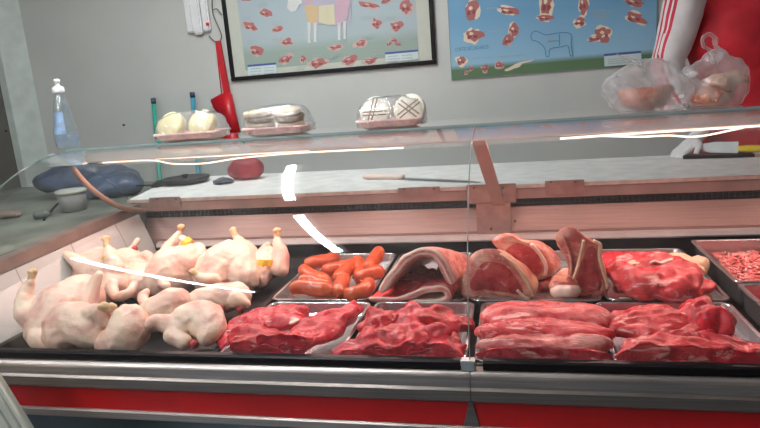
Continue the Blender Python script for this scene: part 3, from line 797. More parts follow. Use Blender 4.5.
# ------------------------------------------------------------------ thick cuts with a fat rim
def cutpiece(t, outline, inner, Y, thick, lean=(0, 0), face=None, rimm=None, side=None, seed=0, nm='joint', dome=.008):
    """thick cut: outline and lean eye traced at depth Y; leans by vector per metre of height"""
    O = [PY(x, y, Y) for x, y in smoothloop(outline, 4)]
    zb = min(p.z for p in O); bm = BM()
    cI = PY(sum(p[0] for p in inner)/len(inner), sum(p[1] for p in inner)/len(inner), Y)
    I0 = [PY(x, y, Y) for x, y in smoothloop(inner, 4)]
    n = len(O)
    # give the eye outline as many points as the rim, starting at the same bearing
    def ang(p, c): return math.atan2(p.z-c.z, p.x-c.x)
    m_ = len(I0); st = min(range(m_), key=lambda k: abs((ang(I0[k], cI)-ang(O[0], cI)+pi) % (2*pi)-pi))
    cum = [0]
    for k in range(m_): cum.append(cum[-1]+(I0[(st+k+1) % m_]-I0[(st+k) % m_]).length)
    lo_ = [0]
    for k in range(n): lo_.append(lo_[-1]+(O[(k+1) % n]-O[k]).length)
    II = []
    for k in range(n):
        d_ = lo_[k]/lo_[-1]*cum[-1]; e = max(q for q in range(m_) if cum[q] <= d_+1e-9)
        u = (d_-cum[e])/max(cum[e+1]-cum[e], 1e-9); II.append(I0[(st+e) % m_].lerp(I0[(st+e+1) % m_], u))
    def sh(p, dy, s=1.0, c=None):
        q = Vector((p.x, p.y+dy, p.z)); h = p.z-zb
        q.y += lean[1]*h; q.x += lean[0]*dy
        if c is not None: q = Vector((c.x+(q.x-c.x)*s, q.y, c.z+(q.z-c.z)*s))
        if dy > .002: q.z -= h*.42*min(1, dy/.2)
        q += noise.noise_vector(q*26+Vector((seed*3, 0, 0)))*.0045
        q.z = max(q.z, FL+.003); return bm.verts.new(q)
    cO = sum(O, Vector())/n
    rings = [([sh(p, .010*0+.0, .30, cI) for p in II], None)]
    R_ = []
    R_.append([sh(p, -dome, .35, cI) for p in II])
    R_.append([sh(p, -dome*.9, .7, cI) for p in II])
    R_.append([sh(p, -dome*.2) for p in II])
    R_.append([sh((p+q)/2, -.003) for p, q in zip(II, O)])
    R_.append([sh(p, .001, .985, cO) for p in O])
    for k in range(1, 7):
        R_.append([sh(p, thick*k/6, 1+.03*sin(pi*k/6)-.10*(k/6)**3, cO) for p in O])
    R_.append([sh(p, thick+.008, .6, cO) for p in O])
    for v in rings[0][0]: bm.verts.remove(v)
    mi = [0, 0, 1, 1] + [2]*7
    for (a, b), m in zip(zip(R_, R_[1:]), mi):
        for i in range(n):
            f = bm.faces.new((a[i], a[(i+1) % n], b[(i+1) % n], b[i])); f.material_index = m
    f = bm.faces.new(R_[0][::-1]); f.material_index = 0
    f = bm.faces.new(R_[-1]); f.material_index = 2
    bmesh.ops.recalc_face_normals(bm, faces=bm.faces)
    return mk(nm, bm, [face, rimm, side], t)
EYEM = meat('eye_of_rib', (.38, .03, .035), (.52, .08, .075), marble=.35, msc=(30, 30, 30))
EYEB = meat('eye_of_rib_bright', (.50, .04, .05), (.64, .12, .11), marble=.45, msc=(30, 30, 30))
RIMP = meat('pink_rim', (.60, .18, .15), (.74, .42, .30), marble=.8, msc=(40, 40, 40))
t = thing('rib_roast', 'rib roast with dry cream fat cap directly behind the glass joint', 'roast', PZ(498, 298, FL))
cutpiece(t, [(461, 294), (464, 272), (470, 257), (481, 250), (494, 249), (505, 255), (517, 266), (527, 280), (534, 294), (527, 300), (514, 299), (500, 296), (486, 294), (472, 299)],
    [(470, 288), (475, 272), (486, 262), (499, 263), (511, 271), (520, 284), (522, 294), (506, 292), (488, 290)], 1.80, .18, (.15, .02), EYEM, RIMP, DRY, 3, 'roast_body')
bm = BM(); tube(bm, [tuple(PY(x, y, 1.79)) for x, y in smoothpath([(500, 254), (510, 261), (520, 271), (529, 284), (534, 296)], 4)], [.004+.0006*q for q in range(13)]+[.010, .009, .008, .006], 10, squash=.8); noisy(bm, .003, 40, 2); mk('fat_cap', bm, FAT, t)
bm = BM(); tube(bm, [tuple(PY(x, y, 1.79)) for x, y in smoothpath([(517, 290), (523, 296), (529, 299)], 4)], [.005]*9, 8); mk('rib_bone', bm, FATW, t)
t = thing('rib_roast', 'bright red rib roast leaning behind the cream capped one', 'roast', PZ(525, 285, FL))
cutpiece(t, [(491, 240), (500, 234), (509, 233), (518, 239), (532, 241), (545, 250), (552, 262), (554, 273), (545, 279), (533, 281), (523, 276), (512, 264), (503, 254), (494, 246)],
    [(506, 250), (517, 243), (530, 247), (540, 258), (542, 271), (535, 276), (527, 272), (517, 262)], 1.97, .13, (.3, .0), EYEB, RIMP, RIMP, 4, 'roast_body')
bm = BM(); tube(bm, [tuple(PY(x, y, 1.955)) for x, y in smoothpath([(531, 244), (540, 254), (546, 266), (545, 276)], 4)], .006, 8); mk('fat_seam', bm, FATW, t)
bm = BM(); lump(bm, PY(536, 288, 1.99), (.16, .12, .07), (0, 0, 0), 14); mk('roast_base', bm, meat('dark_under', (.20, .02, .02), (.34, .06, .05)), t)
t = thing('bone_in_steak', 'tall bone-in steak standing upright right of the rib roasts', 'steak', PZ(580, 298, FL))
cutpiece(t, [(558, 232), (566, 226), (576, 228), (585, 236), (593, 240), (600, 244), (602, 258), (606, 275), (608, 290), (602, 298), (588, 299), (570, 299), (556, 297), (549, 289), (554, 282), (566, 281), (568, 265), (562, 250), (556, 240)],
    [(588, 246), (596, 250), (598, 266), (602, 284), (598, 292), (586, 290), (578, 282), (580, 265)], 1.82, .11, (.1, .0), EYEM, meat('pink_red_rim', (.50, .10, .08), (.68, .30, .22), marble=.7, msc=(40, 40, 40)), DRY, 6, 'steak_body')
bm = BM(); tube(bm, [tuple(PY(x, y, 1.80)) for x, y in smoothpath([(584, 240), (581, 252), (578, 266), (574, 279)], 4)], .0052, 8); noisy(bm, .002, 50, 3); mk('bone', bm, FAT, t)
bm = BM(); tube(bm, [tuple(PY(x, y, 1.81)) for x, y in smoothpath([(563, 236), (568, 248), (571, 262), (571, 276)], 4)], .0045, 8); noisy(bm, .002, 50, 4); mk('fat_seam', bm, RIMP, t)
bm = BM(); tube(bm, [tuple(PY(x, y, 1.81)) for x, y in smoothpath([(593, 241), (600, 245), (600, 258), (604, 274), (608, 288)], 4)], .0058, 8); noisy(bm, .002, 50, 5); mk('fat_edge', bm, FAT, t)
bm = BM(); lump(bm, PY(566, 292, 1.80), (.085, .05, .036), (0, 0, 0), 15, n1=28, n2=14); mk('fat_knob', bm, FATW, t)

# ------------------------------------------------------------------ big beef slab tray
gE = 'beef in the rear right tray'
t = thing('beef_slab', 'wide flat beef slab with a thin cream fat edge along its front, rear right tray', 'beef', PZ(660, 296, FL), gE)
bm = BM(); p = PZ(662, 287, .885); lump(bm, p, (.30, .15, .045), (4, 0, 0), 61, irr=.1, flat=3.6); mk('lower_muscle', bm, MB, t)
bm = BM(); tube(bm, [tuple(PZ(x, y, .872)) for x, y in smoothpath([(620, 300), (650, 298), (680, 296), (708, 293)], 4)], .008, 8); noisy(bm, .003, 30, 1); mk('fat_edge', bm, FAT, t)
t2 = thing('beef_slab', 'thick domed beef piece on top of the flat slab, rear right tray', 'beef', PZ(655, 280, .90), gE)
bm = BM(); p = PZ(654, 276, .930); lump(bm, p, (.27, .25, .085), (10, 2, -4), 62, irr=.14, amp=.009); mk('upper_muscle', bm, MB, t2)
bm = BM(); lump(bm, PZ(634, 264, .966), (.10, .022, .008), (12, 0, 14), 63, n1=24, n2=12, irr=.4); mk('fat_patch', bm, FAT, t2)
bm = BM(); lump(bm, PZ(659, 262, .972), (.07, .016, .007), (12, 0, 20), 64, n1=24, n2=12, irr=.5); mk('fat_patch', bm, FATW, t2)
steak('smaller beef chunk behind the left end of the domed piece', 614, 262, .905, (.10, .13, .06), (0, 0, 0), MR, 65, gE, name='beef_chunk', cat='beef')
steak('loose cream fat trimming at the right of the domed beef piece', 686, 266, .905, (.13, .10, .045), (0, 0, -55), FAT, 66, gE, name='fat_trimming', cat='fat', amp=.010, irr=.4)

# ------------------------------------------------------------------ minced meat
random.seed(4)
bm = BM()
lump(bm, (.79, 2.03, .862), (.28, .38, .05), (0, 0, 0), 71, irr=.08, flat=4, amp=.006)
for k in range(420):
    x = random.uniform(.672, .91); y = random.uniform(1.84, 2.22)
    h = .880 + .022*(1-((x-.78)/.16)**2*.6-((y-2.02)/.2)**2*.6) + random.uniform(-.006, .004)
    a = random.uniform(0, 2*pi); L_ = random.uniform(.008, .016)
    pts = [(x+cos(a)*L_*(i-1.5)/1.5+.003*sin(i+k), y+sin(a)*L_*(i-1.5)/1.5, h+.003*sin(i*2+k)) for i in range(4)]
    tube(bm, pts, [.0025, .0038, .0038, .0025], 6)
mince = meat('minced_pink', (.66, .13, .12), (.80, .28, .26), fat=(.88, .60, .56), marble=.9, msc=(70, 70, 70), rough=.4)
mk('minced_meat', bm, mince, label='heap of pink minced meat in the deep steel bin at the right edge', cat='minced meat', kind='stuff')
bm = BM(); lump(bm, (.78, 1.58, .852), (.30, .36, .03), (0, 0, 0), 72, irr=.08, flat=4); mk('meat_slice', bm, MR, label='low red meat at the bottom of the front bin by the right edge', cat='meat')

# ------------------------------------------------------------------ things on the glass shelf
SH = 1.4075
FOAM = plain('pink_foam', (.94, .64, .60), .6, var=.04, nsc=20)
FILM = sheet('cling_film', (.97, .97, .97), k=2.8, rough=.10, haze=.17, hazec=(.92, .92, .92), bump=(55, 1.0), hazetex=40)
CHEESE = plain('cheese_cream', (.80, .72, .42), .45, var=.05, nsc=12, bump=.2)
CHEESE2 = plain('cheese_white', (.86, .80, .66), .45, var=.05, nsc=12, bump=.2)
CRUST = plain('brown_mark', (.24, .11, .06), .6)
COOK = plain('cookie_tan', (.30, .19, .11), .7, var=.15, nsc=40, bump=.4)
COOK2 = plain('cookie_pale', (.72, .60, .44), .7, var=.1, nsc=40, bump=.4)
def foam_tray(label, x0, x1, rot):
    cx = (x0+x1)/2; hx = (x1-x0)/2; hy = .072
    t = thing('foam_tray', label, 'tray', (cx, 2.066, SH), 'pink foam trays on the glass shelf'); t.rotation_euler.z = 0
    bm = BM(); pan(bm, cx-hx, cx+hx, 2.066-hy, 2.066+hy, SH+.030, .027, r=.025, rim=.008, taper=.016, th=.002); mk('tray_body', bm, FOAM, t, smooth=False)
    bm = BM(); sphere(bm, (0, 0, 0), 1, sub=4)
    for v in bm.verts:
        n = v.co.copy(); f = lambda q, e: math.copysign(abs(q)**e, q)
        z = max(n.z, -.05)
        v.co = V(cx+f(n.x, .55)*(hx+.004), 2.066+f(n.y, .6)*(hy+.003), SH+.014+f(max(z, 0), .8)*.092 - (.006 if z < 0 else 0))
        v.co += noise.noise_vector(v.co*34)*.008 + noise.noise_vector(v.co*90)*.003
        v.co.z = max(v.co.z, SH+.006)
    bmesh.ops.delete(bm, geom=[f for f in bm.faces if f.calc_center_median().z < SH+.0075], context='FACES')
    mk('plastic_wrap', bm, FILM, t); return t, cx
def disc(bm, c, r, h, tilt, yaw=0, mi=0):
    M_ = Matrix.Rotation(radians(yaw), 3, 'Z') @ Matrix.Rotation(radians(tilt), 3, 'X')
    vs0 = set(bm.verts); lathe(bm, [(r*.9, -h/2), (r*.985, -h*.4), (r, -h*.2), (r, h*.2), (r*.985, h*.4), (r*.9, h/2)], (0, 0, 0), 32, mi=mi)
    for v in bm.verts:
        if v not in vs0: v.co = M_ @ v.co + Vector(c)
    return M_
a, b = PY(154, 144, 2.01).x, PY(219, 138, 2.01).x
foam_tray('leftmost pink foam tray, wrapped in film with two pale yellow round cheeses', a, b, 0)
for k, (px, lab) in enumerate(((172, 'left one of the two pale yellow round cheeses in the leftmost foam tray'), (203, 'right one of the two pale yellow round cheeses in the leftmost foam tray'))):
    p = PY(px, 126, 2.062); bm = BM(); disc(bm, (p.x, 2.062, SH+.056), .054, .032, 58 , -6)
    mk('round_cheese', bm, CHEESE, label=lab, cat='cheese', group='pale yellow cheeses in film')
a, b = PY(242, 138, 2.01).x, PY(307, 130, 2.01).x
foam_tray('middle pink foam tray, wrapped in film with two stacks of tan cookies', a, b, 0)
for c_, (px, lab) in enumerate(((261, 'left'), (290, 'right'))):
    p = PY(px, 122, 2.062)
    for k in range(4):
        bm = BM(); disc(bm, (p.x+.002*k*(-1)**k, 2.066-.004*k, SH+.020+.020*k), .054-.001*k, .0155, 10 if c_ else 4, 0)
        for v in bm.verts: v.co += noise.noise_vector(v.co*60)*.0015
        mk('cookie', bm, COOK if k % 2 == 0 else COOK2, label=('bottom', 'second', 'third', 'topmost')[k]+' round cookie of the '+lab+' stack in the middle foam tray', cat='cookie', group='round cookies stacked in the middle foam tray')
a, b = PY(356, 133, 2.01).x, PY(423, 126, 2.01).x
foam_tray('rightmost pink foam tray, wrapped in film with two brown striped cheeses', a, b, 0)
for k, (px, lab) in enumerate(((376, 'left brown striped round cheese in the rightmost foam tray'), (410, 'right cheese marked with a brown cross in the rightmost foam tray'))):
    p = PY(px, 112, 2.062); c = V(p.x, 2.062, SH+.055)
    t = thing('striped_cheese', lab, 'cheese', (c.x, c.y, SH+.01), 'brown striped cheeses')
    bm = BM(); M_ = disc(bm, c, .056, .026, 64, -8); mk('cheese_body', bm, CHEESE2, t)
    bm = BM()
    for ang, off in ((38, .004), (38, -.010), (-38, .004), (-38, -.010)) if k else ((80, .0), (80, .013), (0, -.006), (0, -.018)):
        u = V(cos(radians(ang)), sin(radians(ang)), 0); n_ = V(-u.y, u.x, 0)
        q = [u*-.044+n_*off, u*.044+n_*off, u*.044+n_*(off+.005), u*-.044+n_*(off+.005)]
        prism(bm, [M_ @ (x+V(0, 0, .0131)) + c for x in q], M_ @ V(0, 0, .0006))
    mk('brown_stripes', bm, CRUST, t, smooth=False)

# soap bottle
t = thing('soap_bottle', 'clear dish soap bottle with white cap at the left end of the shelf', 'bottle', (PY(70, 150, 2.03).x, 2.03, 1.412))
bx, bz = PY(69, 148, 2.03).x, 1.4125
CLR = sheet('clear_plastic', (.90, .95, .98), k=2.2, rough=.08, haze=.12, hazec=(.80, .84, .87), hazetex=30)
prof = [(.036, 0), (.043, .004), (.045, .03), (.043, .055), (.036, .085), (.031, .11), (.028, .135), (.022, .155), (.013, .172), (.012, .186)]
prof = [(r_, z_*1.14) for r_, z_ in prof]
bm = BM(); lathe(bm, prof, (bx, 2.03, bz), 28); mk('bottle_body', bm, CLR, t)
LIQ = sheet('blue_soap', (.86, .91, .97), k=1.0, rough=.1, haze=.25, hazec=(.62, .70, .80))
bm = BM(); lathe(bm, [(.034, .002), (.041, .006), (.0425, .03), (.041, .05)], (bx, 2.03, bz), 28); mk('soap', bm, plain('soap_clear', (.6, .66, .68), .2, alpha=None) if 0 else LIQ, t)
bm = BM()
A = [(-2.45+k*.12) for k in range(14)]
for z0, z1, r0, r1 in ((.052, .085, .0436, .0368), (.085, .135, .0368, .0288)):
    lo = [bm.verts.new((bx+cos(a_)*r0, 2.03+sin(a_)*r0, bz+z0)) for a_ in A]; hi = [bm.verts.new((bx+cos(a_)*r1, 2.03+sin(a_)*r1, bz+z1)) for a_ in A]
    for i in range(13): bm.faces.new((lo[i], lo[i+1], hi[i+1], hi[i]))
mk('label_sleeve', bm, plain('blue_label', (.45, .60, .85), .4, var=.2, nsc=30), t)
WCAP = plain('white_cap', (.88, .88, .88), .35)
bm = BM(); lathe(bm, [(.021, .180), (.022, .184), (.021, .200), (.014, .204), (.009, .207), (.008, .216), (.011, .219), (.012, .228), (.007, .232)], (bx, 2.03, bz+.026), 20); mk('push_cap', bm, WCAP, t)

# carrier bags with meat
BAG = sheet('thin_bag', (.96, .95, .95), k=1.1, rough=.3, haze=.34, hazec=(.92, .89, .90), bump=(14, 1.0), hazetex=6)
def bag(label, prims, knots, seed):
    c = prims[0]; t = thing('carrier_bag', label, 'bag', (PY(c[0], c[1], c[2]).x, c[2], SH), 'knotted plastic bags of meat on the glass shelf')
    bm = BM()
    for px, py, Y, rx, ry, rz in prims:
        p = PY(px, py, Y); sphere(bm, p, (rx, ry, rz), sub=3)
    me = remesh(bm, .006, 6, .6)
    b2 = BM(); b2.from_mesh(me); b2.normal_update()
    for v in b2.verts:
        q = v.co*1; w_ = abs(noise.noise(Vector((q.x*16, q.y*16, q.z*7+seed))))
        v.co += v.normal*(.010*w_+.004*noise.noise(q*45)-.004); v.co.z = max(v.co.z, SH+.001)
    mk('bag_body', b2, BAG, t)
    bm = BM()
    for k in knots:
        tube(bm, [tuple(PY(*p[:3])) for p in smoothpath(k, 4)], [p[3] for p in smoothpath(k, 4)], 10, squash=.45)
    noisy(bm, .004, 50, seed, .002, 90); mk('knot', bm, BAG, t)
bag('boxy knotted white bag with orange pink meat, left of the two bags',
    [(645, 94, 2.10, .125, .07, .070), (630, 88, 2.10, .09, .06, .062), (662, 92, 2.10, .10, .065, .066), (640, 78, 2.10, .075, .045, .060), (660, 76, 2.10, .06, .04, .055), (668, 110, 2.08, .06, .05, .03)],
    [[(640, 66, 2.09, .016), (632, 60, 2.09, .014), (622, 57, 2.08, .011), (617, 54, 2.08, .004)], [(642, 66, 2.09, .016), (652, 60, 2.09, .014), (662, 61, 2.09, .010), (672, 65, 2.09, .003)]], 1)
bag('round knotted white bag with a looped handle, right of the two bags',
    [(716, 90, 2.12, .095, .07, .080), (700, 80, 2.12, .07, .05, .060), (728, 78, 2.12, .065, .05, .070), (715, 64, 2.12, .045, .04, .05), (720, 110, 2.12, .06, .05, .03)],
    [[(714, 62, 2.11, .018), (712, 52, 2.10, .013), (704, 46, 2.10, .010), (703, 38, 2.10, .010), (709, 34, 2.10, .010), (715, 38, 2.10, .010), (716, 46, 2.10, .010), (722, 52, 2.11, .011), (716, 60, 2.11, .016)]], 2)
ORM = meat('packed_meat', (.72, .25, .16), (.82, .42, .30), fat=(.88, .62, .48), marble=.7, msc=(25, 25, 25))
bm = BM(); o3 = [PY(x, y, 2.055) for x, y in ((618, 90), (645, 88), (676, 84), (673, 96), (664, 110), (648, 112), (626, 109))]
for p in o3: p.z = max(p.z, SH+.003)
prism(bm, o3, (.0, .05, .0)); bmesh.ops.bevel(bm, geom=list(bm.edges), offset=.008, segments=3, affect='EDGES'); noisy(bm, .004, 25, 3)
mk('meat_pack', bm, ORM, label='orange pink meat pack inside the boxy left bag', cat='meat')
bm = BM(); lump(bm, PY(712, 98, 2.10)+V(0, 0, .004), (.13, .09, .06), (0, 0, 10), 83); mk('meat_chunk', bm, ORM, label='orange pink meat low inside the round right bag', cat='meat')
bm = BM(); lump(bm, PY(722, 82, 2.11), (.11, .08, .05), (10, 0, -10), 84); mk('meat_chunk', bm, meat('pale_meat', (.70, .45, .32), (.82, .62, .46), marble=.6), label='pale tan meat higher inside the round right bag', cat='meat')

# ------------------------------------------------------------------ things on the worktop
def at(px, py, z=WT): return PZ(px, py, z)
p = at(186, 183); bm = BM(); lathe(bm, [(.085, 0), (.105, .003), (.122, .016), (.126, .026), (.122, .030), (.10, .026), (.03, .027)], (p.x, p.y, WT+.0005), 36)
t = thing('black_pan', 'black shallow pan lid lying on the worktop behind the glass', 'lid', (p.x, p.y, WT)); mk('lid_body', bm, BLK, t)
bm = BM(); lathe(bm, [(.012, .027), (.012, .034), (.020, .038), (.018, .046)], (p.x, p.y, WT), 16); mk('lid_knob', bm, BLK, t)
bm = BM(); c = at(158, 187); lump(bm, c+V(0, 0, .016), (.07, .05, .03), (0, 0, 10), 91, n1=20, n2=10, irr=.1)
t = thing('cable_plug', 'black plug with a cable trailing left across the worktop', 'cable', (c.x, c.y, WT)); mk('plug', bm, BLK, t)
bm = BM(); cp = [at(x, y)+V(0, 0, .004) for x, y in ((152, 186), (138, 186.5))]+[PZ(x, y, SZ+.006+dz) for x, y, dz in ((126, 187, .045), (112, 186.5, .03), (93, 188, .0), (77, 192, 0), (60, 202, 0), (48, 214, 0), (44, 220, 0))]
tube(bm, smoothpath([tuple(q) for q in cp], 5), .005, 8); mk('cable', bm, BLK, t)
bm = BM(); q = PZ(43, 219, SZ); lump(bm, q+V(0, 0, .02), (.07, .05, .035), (0, 0, 30), 92, n1=20, n2=10, irr=.2); mk('socket_block', bm, plain('dark_green_grey', (.10, .11, .10), .5), t)
bm = BM(); c = at(223, 184); lump(bm, c+V(0, 0, .014), (.12, .06, .027), (0, 0, 0), 93, n1=28, n2=12, irr=.3); mk('rag', bm, plain('dark_blue_rag', (.05, .05, .07), .7), label='small dark bluish rag right of the black pan lid', cat='rag')
bm = BM(); c = at(243, 181); sphere(bm, c+V(0, .05, .055), (.095, .06, .062), sub=4)
for v in bm.verts: v.co.z = max(v.co.z, WT+.001)
noisy(bm, .014, 14, 2, .004, 45); mk('red_cloth', bm, plain('wine_red_cloth', (.36, .015, .03), .55, var=.25, nsc=14), label='crumpled dark red cloth bundle on the worktop below the hanging scoop', cat='cloth')
# knives
def knife(label, h0, h1, tip, hm, hr, bw, bmcol, z0, up=0):
    a, b, c = at(*h0, z0), at(*h1, z0), at(*tip, z0); d = (b-a).normalized(); n = V(-d.y, d.x, 0)
    t = thing('knife', label, 'knife', (b.x, b.y, z0), None)
    bm = BM(); L_ = (b-a).length
    pts = [a+d*(L_*k/8)+V(0, 0, hr*.75) for k in range(9)]; tube(bm, pts, [hr*.75, hr*1.12, hr*1.05, hr*.92, hr*.95, hr*1.02, hr*1.0, hr*.92, hr*.85], 12, squash=.72); mk('handle', bm, hm, t)
    bm = BM(); Lb = (c-b).length; e = (c-b).normalized(); n = V(-e.y, e.x, 0)
    n = (n*cos(up)+V(0, 0, 1)*sin(up)); b = b-V(0, 0, bw*.42*sin(up)); c = c-V(0, 0, bw*.25*sin(up))
    pr = [b+n*bw*.5, b+e*Lb*.6+n*bw*.45, b+e*Lb*.88+n*bw*.1, c-n*bw*.35, b+e*Lb*.5-n*bw*.5, b-n*bw*.5]
    prism(bm, [q+V(0, 0, .004) for q in pr], (0, 0, .0022)); mk('blade', bm, bmcol, t, smooth=False)
BLADE = plain('blade_steel', (.22, .24, .26), .3, metal=.7, bump=0)
BLADEL = plain('blade_light', (.66, .66, .66), .4, metal=.1, bump=0)
knife('white handled knife lying on the worktop left of the canopy post', (364, 179), (404, 179.5), (482, 183), plain('white_handle', (.86, .66, .58), .4, var=.03), .017, .034, BLADE, WT)
knife('yellow handled knife on the worktop by the gloved hand', (775, 152.5), (738, 153), (692, 153), plain('yellow_handle', (.86, .60, .03), .4, var=0.03), .023, .05, BLADEL, WT+.016, up=-1.15)
bm = BM(); a, b = at(681, 158.5), at(752, 156.5); prism(bm, [V(a.x, a.y-.03, WT+.0005), V(b.x, b.y-.03, WT+.0005), V(b.x, b.y+.04, WT+.0005), V(a.x+.04, a.y+.035, WT+.0005)], (0, 0, .015)); mk('black_underlay', bm, BLK, smooth=False, label='flat black knife sheath under the yellow handled knife', cat='underlay')  # plain flat black shape lying below the blade

# ------------------------------------------------------------------ on the counter beyond the left end
bm = BM(); sphere(bm, (-2.30, 2.88, SZ+.085), (.30, .16, .085), sub=4)
for v in bm.verts: v.co.z = max(v.co.z, SZ+.001)
sphere(bm, (-2.12, 2.80, SZ+.05), (.22, .12, .06), sub=4)
for v in bm.verts: v.co.z = max(v.co.z, SZ+.001)
noisy(bm, .030, 9, 3, .012, 28)
for v in bm.verts: v.co.z = max(v.co.z, SZ+.001)
mk('blue_bag', bm, plain('blue_plastic_film', (.07, .10, .17), .35, var=.35, nsc=12, bump=.5), label='crumpled blue plastic bag on the side counter behind the end glass', cat='bag')
t = thing('cup', 'small grey pot with a pale lid on the side counter', 'pot', (-2.03, 2.42, SZ))
bm = BM(); lathe(bm, [(.050, 0), (.055, .004), (.066, .085)], (-2.03, 2.42, SZ+.001), 24); mk('pot_body', bm, plain('grey_pot', (.20, .19, .18), .5), t)
bm = BM(); lathe(bm, [(.069, .085), (.070, .098), (.062, .102), (.02, .103)], (-2.03, 2.42, SZ+.001), 24); mk('lid', bm, plain('pale_lid', (.45, .45, .40), .5), t)
bm = BM(); q = PZ(6, 218, SZ); lump(bm, q+V(0, 0, .018), (.16, .07, .034), (0, 0, 10), 95, n1=26, n2=12); mk('scraper', bm, plain('brown_grey', (.20, .15, .12), .5), label='brownish tool lying at the far left of the side counter', cat='tool')

# ------------------------------------------------------------------ on and against the back wall
t = thing('plastic_scoop', 'red plastic scoop hanging by its long handle left of the framed poster', 'scoop', PY(225, 133, YB-.03))
def wallpoly(bm, pts, y, th, mi=0):
    return prism(bm, [PY(px, py, y) for px, py in pts], (0, th, 0), mi)
bm = BM(); wallpoly(bm, [(209.5, 100), (221, 93.5), (229.5, 92.5), (234.7, 116), (239, 133), (227, 134), (225, 120), (213.7, 109.5)], YB-.045, .035)
bmesh.ops.bevel(bm, geom=list(bm.edges), offset=.006, segments=2, affect='EDGES'); mk('scoop_blade', bm, plain('red_plastic', (.55, .01, .02), .35, var=.08), t)
bm = BM(); wallpoly(bm, [(215, 41), (219.5, 40.5), (229.5, 93), (223.5, 93.5)], YB-.038, .018); mk('scoop_handle', bm, bpy.data.materials['red_plastic'], t, smooth=False)
bm = BM(); tube(bm, [tuple(PY(x, y, YB-.03)) for x, y in ((216, 44), (221.5, 93.5))], .0035, 8); mk('handle_rib', bm, bpy.data.materials['red_plastic'], t)
bm = BM(); tube(bm, [tuple(PY(x, y, YB-.02)) for x, y in smoothpath([(211.5, -14), (212, 0), (213, 14), (218, 26), (221.5, 36), (219, 42), (214, 41), (209, 36)], 4)], .0035, 8)
tube(bm, [tuple(PY(x, y, YB-.02)) for x, y in smoothpath([(213, 10), (217, 9), (222, 15)], 4)], .003, 8)
mk('wire_hook', bm, plain('hook_wire', (.16, .13, .11), .45, metal=.5), label='bent dark wire hook beside the framed poster', cat='hook')
t = thing('bag_roll', 'white packet of plastic sleeves hanging on the wall beside the wire hook', 'packet', PY(200, 33, YB-.04))
for k, (x0, x1, yb) in enumerate(((187.5, 194.5, 33), (195, 203, 35), (203.5, 210.5, 31.5))):
    a, b, c = PY(x0, yb, YB-.03), PY(x1, yb, YB-.03), PY(x1, -18, YB-.03)
    bm = BM(); box(bm, (a.x, YB-.035-.004*(k % 2), a.z), (b.x, YB-.004, c.z), .008); mk('white_sleeve', bm, plain('white_film_pack', (.80, .79, .80), .3, var=.03), t, smooth=False)
bm = BM(); q = PY(207.5, 24, YB-.037); box(bm, (q.x-.010, q.y-.002, q.z-.010), (q.x+.010, q.y, q.z+.008)); mk('red_mark', bm, RED, t, smooth=False)
def broom(label, x, ytop, colr, tip):
    p = PY(x, ytop, YB-.05); t = thing('broom_stick', label, 'broom', (p.x, YB-.06, Z0+.12), 'broom sticks against the back wall')
    bm = BM(); tube(bm, [(p.x, YB-.20, Z0+.20), (p.x, YB-.05, p.z-.03)], .014, 14); mk('stick', bm, colr, t)
    bm = BM(); tube(bm, [(p.x, YB-.0505, p.z-.035), (p.x, YB-.05, p.z-.002), (p.x, YB-.05, p.z)], [.0155, .0155, .010], 14); mk('end_cap', bm, tip, t)
    bm = BM(); box(bm, (p.x-.14, YB-.24, Z0+.125), (p.x+.14, YB-.17, Z0+.22), .01); mk('brush_head', bm, colr, t, smooth=False)
NAVY = plain('navy_cap', (.03, .06, .10), .4)
broom('green broom stick with a dark tip leaning on the back wall', 153, 98, plain('green_stick', (.05, .42, .32), .4), NAVY)
broom('blue broom stick with a dark tip leaning on the back wall', 192, 92, plain('blue_stick', (.08, .36, .50), .4), NAVY)

# posters
random.seed(11)
PRN = {}
def pm(name, c):
    if name not in PRN: PRN[name] = plain('print_'+name, c, .55, var=.02, nsc=20, bump=0)
    return PRN[name]
def skyfield(name, zc, top, mid, low, width):
    s = NT(name); g = s.new('ShaderNodeNewGeometry'); sp = s.new('ShaderNodeSeparateXYZ'); s.link(g.outputs['Position'], sp.inputs[0])
    m = s.new('ShaderNodeMapRange'); m.inputs['From Min'].default_value = zc-.2-width*3; m.inputs['From Max'].default_value = zc-.2+width*6
    s.link(sp.outputs[2], m.inputs[0]); s.set(color=s.ramp(m.outputs[0], [(0, low), (.30, low), (.37, mid), (1, top)]), rough=.5); return s.m
MATS = ['white', 'cream', 'pink', 'orange', 'yellow', 'red', 'darkred', 'fat', 'navy', 'pale', 'grey', 'ink', 'bone', 'lilac']
COLS = [(.66, .66, .64), (.56, .57, .49), (.58, .38, .46), (.60, .44, .24), (.62, .58, .38), (.42, .14, .13), (.27, .06, .06), (.56, .40, .36), (.06, .09, .30), (.60, .70, .70), (.36, .42, .42), (.05, .18, .34), (.78, .66, .50), (.46, .42, .52)]
PM = [pm(n, c) for n, c in zip(MATS, COLS)]
mi_ = {n: i+1 for i, n in enumerate(MATS)}
